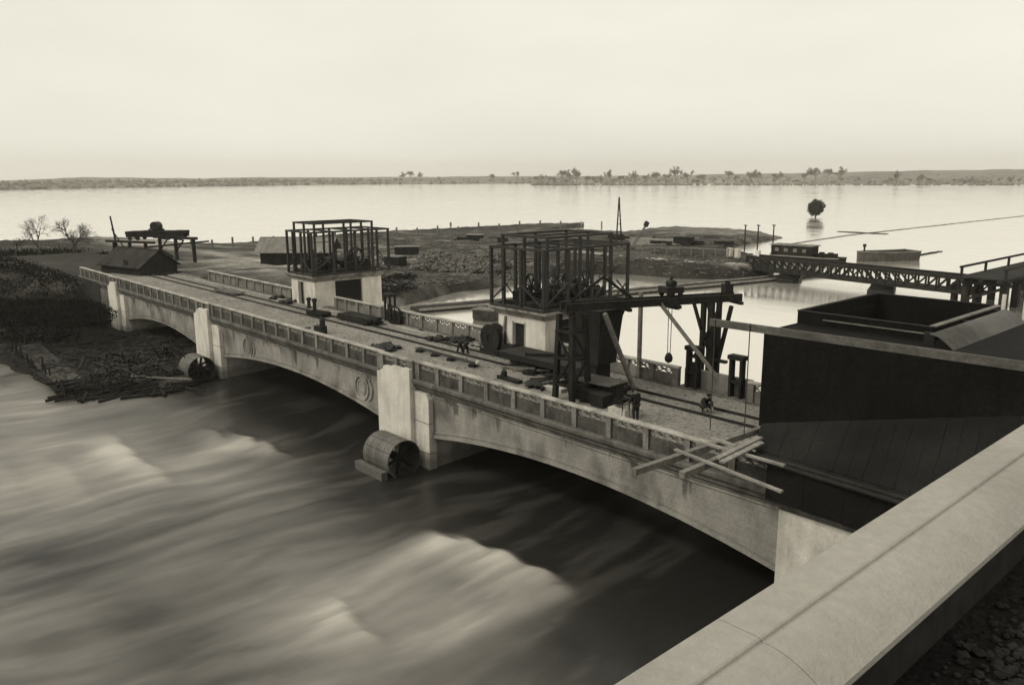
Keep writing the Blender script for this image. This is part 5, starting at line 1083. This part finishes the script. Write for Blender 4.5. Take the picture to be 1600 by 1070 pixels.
for i in range(9): k = i/9; a_ = p.lerp(tp, k)+Vector((-.3+.18*k, 0, 0)); b2 = p.lerp(tp, k+.1)+Vector((.3-.18*k, 0, 0)); m.bar(a_, b2, .08)
m.build('lacing', 'timber', t); m = MB(); m.box(tp+Vector((0, 0, .1)), (.7, .6, .9), 0, .5); m.build('boom_head', 'steel_dark', t)
m = MB(); m.box((p.x, p.y, p.z+.2), (1.6, 1.6, .7)); m.build('turntable', 'timber_dark', t)
for px, py, h in ((705, 391, 5.2), (904, 368, 3), (911, 368, 3)): p = G(px, py); m = MB(); m.bar(p+Vector((0, 0, -.3)), p+Vector((0, 0, h)), .16); m.box(p+Vector((0, 0, h-.3)), (.35, .2, .7)); tag(m.build('survey_pole', 'timber'), 'slim pale survey pole standing on the flat shore', 'pole', 'survey poles on the shore')
# narrow-gauge line past the heap
for s in (0, 1.0):
    m = MB(); a_ = [G(640, 421), G(700, 424), G(765, 427), G(790, 430)]
    for p, q in zip(a_[:-1], a_[1:]): m.bar(p+Vector((0, s, .12)), q+Vector((0, s, .12)), .14, .2)
    tag(m.build('field_rail', 'steel_frame'), 'dark field railway rail running in front of the stone heap', 'rail', 'field railway rails')

# ---- truss footbridge on pontoons
def truss_bridge():
    t = thing('truss_footbridge', 'long dark lattice truss footbridge carried on pontoons', 'footbridge', (-48, 103, -2.5)); zb, ztp = -1.25, .42
    a, b = V(1166, 419, z=zb), V(1532, 461, z=zb); d = (b-a).normalized(); n = Vector((-d.y, d.x, 0)); L = (b-a).length; nb = 26
    def bar(nm, p, q, w): m = MB(); m.bar(p, q, w); m.build(nm, 'timber_dark', t)
    for s in (0, 2.9):
        o = n*s; A_, B_ = a+o, b+o; up_ = Vector((0, 0, ztp-zb))
        bar('bottom_chord', A_, B_, .36); bar('top_chord', A_+up_, B_+up_, .40)
        for i in range(nb+1): p = A_.lerp(B_, i/nb); bar('vertical', p+Vector((0, 0, .131)), p+up_-Vector((0, 0, .131)), .19)
        for i in range(nb):
            p, q = A_.lerp(B_, i/nb), A_.lerp(B_, (i+1)/nb)
            if i % 13 < 6: bar('diagonal', p+up_*.88, q+up_*.1, .17)
            else: bar('diagonal', p+up_*.1, q+up_*.88, .17)
    m = MB(); m.bar(a+n*1.45+Vector((0, 0, .05)), b+n*1.45+Vector((0, 0, .05)), 2.5, .12); m.build('walkway', 'timber_dark', t)
    return a, b, n
ta, tb, tn = truss_bridge()
for k, Lp in ((.205, 5.5), (.625, 8.0)):
    c = ta.lerp(tb, k)+tn*1.0; az = math.atan2(tn.y, tn.x)+.5
    t = thing('pontoon', 'dark floating pontoon carrying the truss footbridge', 'pontoon', (c.x, c.y, ZL-.4), 'pontoons under the truss footbridge'); m = MB(); rz_ = Matrix.Rotation(az, 3, 'Z'); w = 1.5
    pts = [(-Lp/2, -w*.6), (-Lp/2+1, -w), (Lp/2-1, -w), (Lp/2, -w*.6), (Lp/2, w*.6), (Lp/2-1, w), (-Lp/2+1, w), (-Lp/2, w*.6)]
    m.prism([(c.x+(rz_@Vector((x, y, 0))).x, c.y+(rz_@Vector((x, y, 0))).y) for x, y in pts], ZL-.4, ZL+.55); m.build('hull', 'steel_dark', t)
    m = MB(); m.box((c.x, c.y, ZL+.75), (2.6, 2.6, .42), az); m.build('bearing_stack', 'timber_dark', t)
def hull(name, label, cat, A_, B_, w, h, mt, bow=.25, grp=None, cabin=False):
    d = (B_-A_).normalized(); n = Vector((-d.y, d.x, 0)); L = (B_-A_).length; t = thing(name, label, cat, ((A_.x+B_.x)/2, (A_.y+B_.y)/2, ZL-.3), grp); m = MB()
    st = [(0, .15, .95), (bow*.5, .75, .9), (bow, 1, .85), (.8, 1, .85), (1, .82, .9)]; vs = []
    for k, f, hh in st:
        c = A_+d*L*k
        for s in (-1, 1): vs += [c+n*s*w/2*f*.8+Vector((0, 0, -.35)), c+n*s*w/2*f+Vector((0, 0, h*hh))]
    fs = []
    for i in range(len(st)-1):
        k, l = 4*i, 4*i+4; fs += [(k, k+1, l+1, l), (k+2, l+2, l+3, k+3), (k, l, l+2, k+2)]
    fs += [(0, 2, 3, 1), (16, 17, 19, 18)]; m.add(vs, fs); m.build('hull', mt, t)
    m = MB(); fs = []; dv = []
    for k, f, hh in st:
        c = A_+d*L*k
        for s in (-1, 1): dv.append(c+n*s*w/2*f*.92+Vector((0, 0, h*.6)))
    m.add(dv, [(2*i, 2*i+1, 2*i+3, 2*i+2) for i in range(len(st)-1)]); m.build('deck', 'timber', t)
    m = MB()
    for s in (-1, 1):
        for (k, f, hh), (k2, f2, h2) in zip(st[:-1], st[1:]): m.bar(A_+d*L*k+n*s*w/2*f+Vector((0, 0, h*hh)), A_+d*L*k2+n*s*w/2*f2+Vector((0, 0, h*h2)), .16, .12)
    m.build('gunwale', 'timber_light', t)
    return t, d, n, L
A_, B_ = V(1204, 403, z=ZL), V(1316, 411, z=ZL); t, d, n, L = hull('houseboat', 'long dark wooden houseboat with flat roof moored behind the footbridge', 'boat', A_, B_, 4.2, .9, 'timber_dark', .1)
for k0, k1 in ((.06, .62),):
    m = MB(); p, q = A_+d*L*k0, A_+d*L*k1; m.bar(p+Vector((0, 0, 1.7)), q+Vector((0, 0, 1.7)), 3.0, 1.6); cb = m.build('cabin', 'timber_dark', t)
    m = MB(); m.bar(p-d*.3+Vector((0, 0, 2.58)), q+d*.3+Vector((0, 0, 2.58)), 3.5, .14); m.build('cabin_roof', 'timber', cb)
    for i in range(4): c = p.lerp(q, .15+.23*i); m = MB(); m.bar(c-n*1.52-d*.35+Vector((0, 0, 1.75)), c-n*1.52+d*.35+Vector((0, 0, 1.75)), .06, .6); m.build('window', 'timber', cb)
for i in range(5): c = A_+d*L*(.66+.06*i); m = MB(); m.box(c+Vector((0, 0, 1.0)), (.7, .7, random.uniform(.6, 1.6))); m.build('deck_gear', 'timber_dark', t)
A_, B_ = V(1340, 408, z=ZL), V(1417, 404, z=ZL)+Vector((1.0, 0, 0)); t, d, n, L = hull('pale_barge', 'pale grey open barge with pointed bow moored beyond the footbridge', 'barge', A_, B_, 4.6, 1.75, 'hull_pale', .5)
c = A_+d*1.2; m = MB(); m.tube(c+Vector((0, 0, .5)), c+Vector((0, 0, 2.5)), .16, n=8); m.tube(c+Vector((0, 0, 2.45)), c+Vector((0, 0, 2.9)), .3, n=8); m.build('funnel', 'steel_dark', t)
A_, B_ = V(1222, 429, z=ZL), V(1238, 427, z=ZL); hull('rowing_boat', 'small white rowing boat tied at the first pontoon', 'boat', A_, B_, 1.3, .5, 'white_paint', .3)
for a_, b2, w in (((1310, 362), (1386, 366), 2.2), ((1418, 402), (1470, 393), 1.0), ((830, 293.6), (1020, 291), 6)):
    p, q = V(*a_, z=ZL), V(*b2, z=ZL); m = MB(); 
    for i in range(5): k = i/5; r0 = p.lerp(q, k); r1 = p.lerp(q, k+.2); m.bar(r0+Vector((0, 0, -.1)), r1+Vector((0, 0, -.1+.05*(i % 2))), w*(.6+.4*math.sin(PI*(k+.1))), .4)
    tag(m.build('mud_bank', 'wall_dark'), 'low dark mud bank lying just above the flooded lake', 'mud bank', 'mud banks in the lake')
for i in range(30):
    f_ = lambda k: V(1205+400*k, float(np.interp(k, [0, .3, 1], [386, 368, 337])), z=ZL); p, q = f_(i/30), f_((i+.93)/30); m = MB(); m.tube(p+Vector((0, 0, .02)), q+Vector((0, 0, .02)), .16, .13, n=6)
    tag(m.build('boom_log', 'timber'), 'thin floating log of the long boom line crossing the lake', 'log', 'logs of the floating boom')
# yard litter
yl = MB(); rq = random.Random(5)
for i in range(3200):
    p = G(rq.uniform(480, 1180), rq.uniform(366, 445))
    if p.z < ZL+.25: continue
    if rq.random() < .6: yl.rock(p+Vector((0, 0, .05)), rq.uniform(.08, .3), .6)
    else: yl.box(p+Vector((0, 0, .1)), (rq.uniform(.6, 3), .15, .14), rq.random()*3)
o = yl.build('yard_litter', 'debris', kind='stuff'); tag(o, 'stones and timber scraps littering the work yard by the lake', 'litter')
for i in range(30):
    p = G(rq.uniform(600, 1150), rq.uniform(370, 402))
    if p.z < ZL+.4: continue
    az = rq.uniform(.2, 1.0); t = thing('timber_stack', 'low stack of squared timbers lying in the work yard by the lake', 'timber', tuple(p), 'timber stacks in the yard'); d2 = Vector((math.cos(az), math.sin(az), 0)); n2 = Vector((-d2.y, d2.x, 0)); mm = rq.choice(('timber_dark', 'timber', 'plank_grey'))
    for r_ in range(2):
        for k in range(3-r_): c = p+n2*(k-1+r_*.5)*.42+Vector((0, 0, .2+.4*r_)); L_ = rq.uniform(3, 4.5); m = MB(); m.bar(c-d2*L_/2, c+d2*L_/2, .38, .38); m.build('timber', mm, t)
# tall timber trestle
tr_ = thing('timber_trestle', 'heavy dark timber trestle meeting the end of the truss footbridge', 'trestle', (-29.5, 110, -2.5)); xt0, xt1 = -32.2, -28.4; ztd = .35
for i, y in enumerate((97.5, 101.5, 106, 111, 117, 124, 132)):
    for x in (xt0, xt1): m = MB(); m.bar((x, y, -6), (x, y, ztd-.2), .7); m.build('pile', 'timber_dark', tr_)
    m = MB(); m.bar((xt0-.6, y, ztd), (xt1+.6, y, ztd), .5, .4); m.build('cap_beam', 'timber_dark', tr_)
    m = MB(); m.bar((xt0, y-.4, -1.6), (xt1, y-.4, ztd-.4), .3); m.build('sway_brace', 'timber_dark', tr_)
for x in (xt0, -30.3, xt1): m = MB(); m.bar((x, 96, ztd+.38), (x, 134, ztd+.38), .4, .35); m.build('stringer', 'timber_dark', tr_)
m = MB(); m.box2((xt0-.5, 96, ztd+.56), (xt1+.5, 134, ztd+.7)); m.build('trestle_deck', 'timber_dark', tr_)
for x in (xt0-.3, xt1+.3):
    m = MB(); m.bar((x, 96, ztd+1.75), (x, 134, ztd+1.75), .22); m.build('guard_rail', 'timber_dark', tr_)
    for y in (96.5, 104, 112, 120, 128, 133.5): m = MB(); m.bar((x, y, ztd+.7), (x, y, ztd+1.64), .24); m.build('guard_post', 'timber_dark', tr_)
for i, (px, py) in enumerate(((1490, 472), (1508, 474), (1524, 476))): p = V(px, py, z=ZL); m = MB(); m.tube((p.x, p.y, -6), (p.x, p.y, -.2), .42, .38, n=10); tag(m.build('fender_pile', 'timber_dark'), 'thick dark fender pile standing in water before the trestle', 'pile', 'fender piles before the trestle')

# ================================================================== TREES
def branch_tree(name, label, base, h, seed, lev=5, mt='bark', spread=.75, grp=None, leaf=None, r0=.16):
    """trunk and a crown of forking twigs; leaf = size of leaf faces on the twigs"""
    rd = random.Random(seed); t = thing(name, label, 'tree', tuple(base), grp); trunk = MB(); crown = MB(); base = Vector(base); lf = MB()
    def grow(p, d, L, r, k):
        q = p+d*L*.5+Vector((rd.uniform(-.05, .05), rd.uniform(-.05, .05), 0))*L; e = q+(d+Vector((rd.uniform(-.25, .25), rd.uniform(-.25, .25), rd.uniform(0, .15)))).normalized()*L*.5
        mb = trunk if k >= lev-1 else crown; nn = 6 if k >= lev-1 else 3
        mb.tube(p, q, r, r*.85, nn, False); mb.tube(q, e, r*.85, r*.68, nn, False)
        if leaf and k <= 2:
            for _ in range(leaf[1]):
                c = p.lerp(e, rd.random())+Vector((rd.gauss(0, 1), rd.gauss(0, 1), rd.gauss(0, 1)))*leaf[0]*1.1; a = Vector((rd.gauss(0, 1), rd.gauss(0, 1), rd.gauss(0, 1))).normalized()*leaf[0]; b = a.orthogonal().normalized()*leaf[0]*.7
                lf.add([c-a, c+b, c+a, c-b], [(0, 1, 2, 3)])
        if k == 0: return
        for i in range(rd.choice((2, 3, 3, 4)) if k > 1 else 3):
            a = rd.random()*2*PI; s = spread*rd.uniform(.5, 1.25); o = d.orthogonal().normalized(); o = Matrix.Rotation(a, 3, d)@o
            nd = (d+o*s+Vector((0, 0, .12))).normalized(); grow(p.lerp(e, rd.uniform(.55, 1)) if i else e, nd, L*rd.uniform(.62, .85), r*.62, k-1)
    grow(base-Vector((0, 0, .3)), Vector((rd.uniform(-.1, .1), rd.uniform(-.1, .1), 1)).normalized(), h*.30, r0, lev)
    trunk.build('trunk', mt, t); c = crown.build('crown', mt, t)
    if lf.v: lf.build('leaves', leaf[2], c)
    return t
p = G(62, 398); p.z = gz(p.x, p.y); branch_tree('bare_tree', 'bare spreading tree on the dark bank, left of its twin', p, 7.0, 3, lev=6, spread=.85, r0=.17)
p = G(116, 396); p.z = gz(p.x, p.y); branch_tree('bare_tree', 'bare broad tree on the dark bank nearest the gabled shed', p, 7.5, 11, lev=6, spread=1.0, r0=.19)
p = G(25, 400); p.z = gz(p.x, p.y); branch_tree('bare_tree', 'small bare shrubby tree far along the dark bank', p, 4.5, 17, lev=4, spread=.9, r0=.16)
# flooded willow standing alone in the lake
p = V(1274, 340, z=ZL); bt_ = thing('flooded_willow', 'round dark willow standing alone in the flooded lake', 'tree', tuple(p)); m = MB(); m.tube(p+Vector((0, 0, -1)), p+Vector((0, 0, 2.2)), .3, .2, 8); m.build('trunk', 'bark', bt_)
m = MB(); rd = random.Random(4); cc = p+Vector((0, 0, 3.4))
for i in range(5200):
    v = Vector((rd.gauss(0, 1), rd.gauss(0, 1), rd.gauss(0, 1))).normalized(); r_ = 2.75*rd.random()**.38*(1+.30*noise.noise(v*2.1)+.15*noise.noise(v*5)); c = cc+Vector((v.x*r_, v.y*r_, v.z*r_*1.03)); a = Vector((rd.gauss(0, 1), rd.gauss(0, 1), rd.gauss(0, 1))).normalized()*.22; b = a.orthogonal().normalized()*.12
    m.add([c-a, c+b, c+a, c-b], [(0, 1, 2, 3)])
m.build('crown', 'leaf', bt_)
# flooded trees before the far shore
protos = []
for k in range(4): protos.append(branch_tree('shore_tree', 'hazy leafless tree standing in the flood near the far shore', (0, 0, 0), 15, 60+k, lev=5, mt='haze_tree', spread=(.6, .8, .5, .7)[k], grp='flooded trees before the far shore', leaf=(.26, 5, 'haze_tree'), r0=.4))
SPOTS = [(838, 289.5, .75), (846, 289.6, .8), (856, 289.8, .75), (866, 289.8, .7), (881, 290, 1.25), (890, 290, 1.1), (902, 290, 1.2), (916, 289.8, .8), (928, 289.8, .75), (940, 289.6, .7), (953, 289.5, 1.1), (968, 289, .8), (976, 289, .8), (992, 289, 1.0), (1010, 288.6, .8), (1025, 289, 1.1), (1040, 288.8, .9), (1056, 289, 1.3), (1075, 289, 1.0), (1098, 288.5, .9), (1137, 288, 1.15), (1150, 288, .7), (1172, 288, 1.05), (1185, 288, 1.1), (1208, 288, .9), (1217, 287.5, .9), (1256, 288, .9), (1274, 288, 1.4), (1291, 288, 1.25), (1310, 288, 1.2), (1398, 289, .9), (1440, 289, .8), (640, 286, 1.5), (628, 286, 1.2), (655, 286, 1.2), (770, 286, 1.1), (806, 286.5, 1.3)]
rq = random.Random(21)
SPOTS += [(rq.uniform(835, 1090), rq.uniform(288.6, 289.6), rq.uniform(.35, .65)) for _ in range(22)]+[(rq.uniform(1080, 1600), rq.uniform(287.6, 288.6), rq.uniform(.35, .75)) for _ in range(40)]+[(rq.uniform(520, 835), rq.uniform(285.6, 286.4), rq.uniform(.4, .8)) for _ in range(16)]
hid = []
for i, (px, py, s) in enumerate(SPOTS):
    p = V(px, py, z=ZL); s = s*(1.6 if i < 37 else 1.2)
    if i < 4: o = protos[i]; o.location = (p.x, p.y, ZL); o.scale = (s, s, s); o.rotation_euler = (0, 0, i)
    else: dup(protos[i % 4], (p.x, p.y, ZL), i*1.7, s)
for o in protos: pass
sb = MB(); rd = random.Random(8)
for i in range(700):
    px = rd.choice((rd.uniform(832, 1080), rd.uniform(1080, 1600), rd.uniform(832, 900))); py = 289.6-.4*rd.random(); p = V(px, py, z=ZL); h = rd.uniform(1.2, 4.0)*(1.6 if px < 880 else 1); sb.rock((p.x, p.y, ZL+h*.4), h*.8, .8)
o = sb.build('flooded_scrub', 'haze_tree', kind='stuff'); tag(o, 'hazy belt of low scrub standing in the flooded far shallows', 'scrub')

# ================================================================== LEFT BANK: brush, driftwood, stakes
bs = MB(); rd = random.Random(12)
def blades(px0, px1, py0, py1, n, zz, h):
    for i in range(n):
        p = G(rd.uniform(px0, px1), rd.uniform(py0, py1), zz)
        if p.z <= ZR+.2 or (p.x > -104 and 26.5 < p.y < 39.2) or (26.8 < p.y < 38.8 and p.x > -150): continue
        hh = h*rd.uniform(.3, 1.2)
        for _ in range(7):
            c = p+Vector((rd.gauss(0, .45), rd.gauss(0, .45), abs(rd.gauss(0, .5))*hh)); v = Vector((rd.gauss(0, 1), rd.gauss(0, 1), rd.gauss(0, 1.2))).normalized()*rd.uniform(.10, .30); w = v.orthogonal().normalized()*rd.uniform(.03, .10)
            bs.add([c-v, c+w, c+v, c-w], [(0, 1, 2, 3)])
blades(-40, 168, 395, 512, 3200, -2, .5); blades(-40, 140, 392, 402, 500, -.5, .9); blades(-40, 120, 505, 535, 260, -4, .4); blades(100, 172, 396, 425, 500, -.5, .6); blades(150, 280, 545, 590, 40, -4.8, .2)
o = bs.build('bank_brush', 'brush', kind='stuff'); tag(o, 'dark tangled brush covering the river bank beside the bridge end', 'brush')
for i in range(70):
    px = rd.uniform(96, 305); py = float(np.interp(px, [96, 200, 305], [618, 614, 598]))+rd.uniform(-16, 5); p = V(px, py, z=ZR+.35); a = PI/2+rd.uniform(-.45, .45) if rd.random() < .75 else rd.uniform(0, 3); L_ = rd.uniform(1.5, 5.0); d = Vector((math.cos(a), math.sin(a), rd.uniform(-.06, .1)))
    zt_ = max(gz(p.x, p.y), ZR)+.15; p = Vector((p.x, p.y, zt_)); m = MB(); m.tube(p-d*L_/2, p+d*L_/2, .13, .08, n=6)
    if rd.random() < .5: m.tube(p, p+d*L_*.2+Vector((rd.uniform(-.4, .4), rd.uniform(-.4, .4), .6)), .06, .03, n=5)
    tag(m.build('driftwood_log', 'timber_dark'), 'dark driftwood log stranded at the water edge below the far bank', 'log', 'driftwood below the far bank')
for i in range(30):
    k = i/29; px = np.interp(k, [0, .45, .6, 1], [20, 92, 105, 210])+rd.uniform(-3, 3); py = np.interp(k, [0, .45, .6, 1], [560, 612, 622, 612])+rd.uniform(-4, 4); p = V(px, py, z=ZR); p.z = max(gz(p.x, p.y), -6.9); h = rd.uniform(.7, 1.7)
    m = MB(); m.tube((p.x, p.y, p.z-.3), (p.x+rd.uniform(-.2, .2), p.y+rd.uniform(-.2, .2), max(p.z, ZR)+h), .09, .07, n=6); tag(m.build('revetment_stake', 'timber_dark'), 'dark wooden stake driven along the revetment edge', 'stake', 'stakes along the revetment')
for i in range(9):
    k0, k1 = i/9, (i+1.1)/9; f_ = lambda k: V(float(np.interp(k, [0, .6, 1.2], [14, 96, 220])), float(np.interp(k, [0, .6, 1.2], [556, 616, 610])), z=ZR+.25)
    for dz in (0, .35): m = MB(); m.tube(f_(k0)+Vector((0, 0, dz)), f_(k1)+Vector((0, 0, dz+.06)), .12, .09, n=6); tag(m.build('crib_pole', 'timber_dark'), 'dark horizontal crib pole tied along the revetment stakes', 'pole', 'crib poles along the revetment')
a_, b2 = V(205, 588, z=-4.7), V(300, 593, z=-4.7); m = MB(); m.tube(a_, b2, .1, n=6); tag(m.build('boom_pole', 'timber'), 'pale pole lying from the driftwood towards the pier drum', 'pole')
mat('debris_dark', 0.035, var=0.8, scale=5, fine=0.3)
ad = MB()
for i in range(900):
    p = V(rd.uniform(0, 330), rd.uniform(520, 618), z=-4.8); z = gz(p.x, p.y)
    if z < ZR+.15 or p.y > 23.5 and p.x > -75: continue
    if rd.random() < .5: ad.rock((p.x, p.y, z+.03), rd.uniform(.08, .28), .6)
    else: ad.box((p.x, p.y, z+.1), (rd.uniform(.6, 3.2), .13, .12), rd.random()*3, rd.uniform(-.15, .15))
o = ad.build('bank_debris', 'debris_dark', kind='stuff'); tag(o, 'dark sticks and stones littering the low ground below the far bank', 'debris')
# paved slope of the revetment
q_ = [(22, 541), (62, 536), (128, 590), (92, 604)]; pv = thing('paved_slope', 'sloping grey stone pitching along the revetment edge', 'pavement', tuple(V(70, 570, z=-4.9)))
Q = [V(*p, z=-4.75) for p in q_]
for i in range(12):
    for j in range(4):
        f = lambda a, b: (Q[0].lerp(Q[1], b)).lerp(Q[3].lerp(Q[2], b), a); pts = [f((i+.04)/12, (j+.04)/4), f((i+.96)/12, (j+.04)/4), f((i+.96)/12, (j+.96)/4), f((i+.04)/12, (j+.96)/4)]; dz_ = rd.uniform(-.03, .05)
        tilt = [(-.25 if b < .5 else .25) for b in (j/4, j/4, (j+1)/4, (j+1)/4)]; m = MB(); m.add([p+Vector((0, 0, dz_)) for p in pts]+[p+Vector((0, 0, -.5)) for p in pts], BOXQ); m.build('slab', 'parapet_panel', pv)

# ================================================================== HAZE
hz_ = MB(); hz_.box2((-2900, -400, -9.2), (2900, 3000, 62)); ho = hz_.build('haze', 'white_paint', kind='stuff'); tag(ho, 'thin pale haze hanging over the flooded lake', 'haze')
m = bpy.data.materials.new('haze'); m.use_nodes = True; t = m.node_tree; t.nodes.clear(); o_ = N(t, 'ShaderNodeOutputMaterial'); pv_ = N(t, 'ShaderNodeVolumePrincipled')
pv_.inputs['Color'].default_value = (1, .96, .84, 1); pv_.inputs['Density'].default_value = 0.00018; pv_.inputs['Anisotropy'].default_value = 0.2
t.links.new(pv_.outputs[0], o_.inputs['Volume']); ho.data.materials.clear(); ho.data.materials.append(m); ho.display_type = 'WIRE'
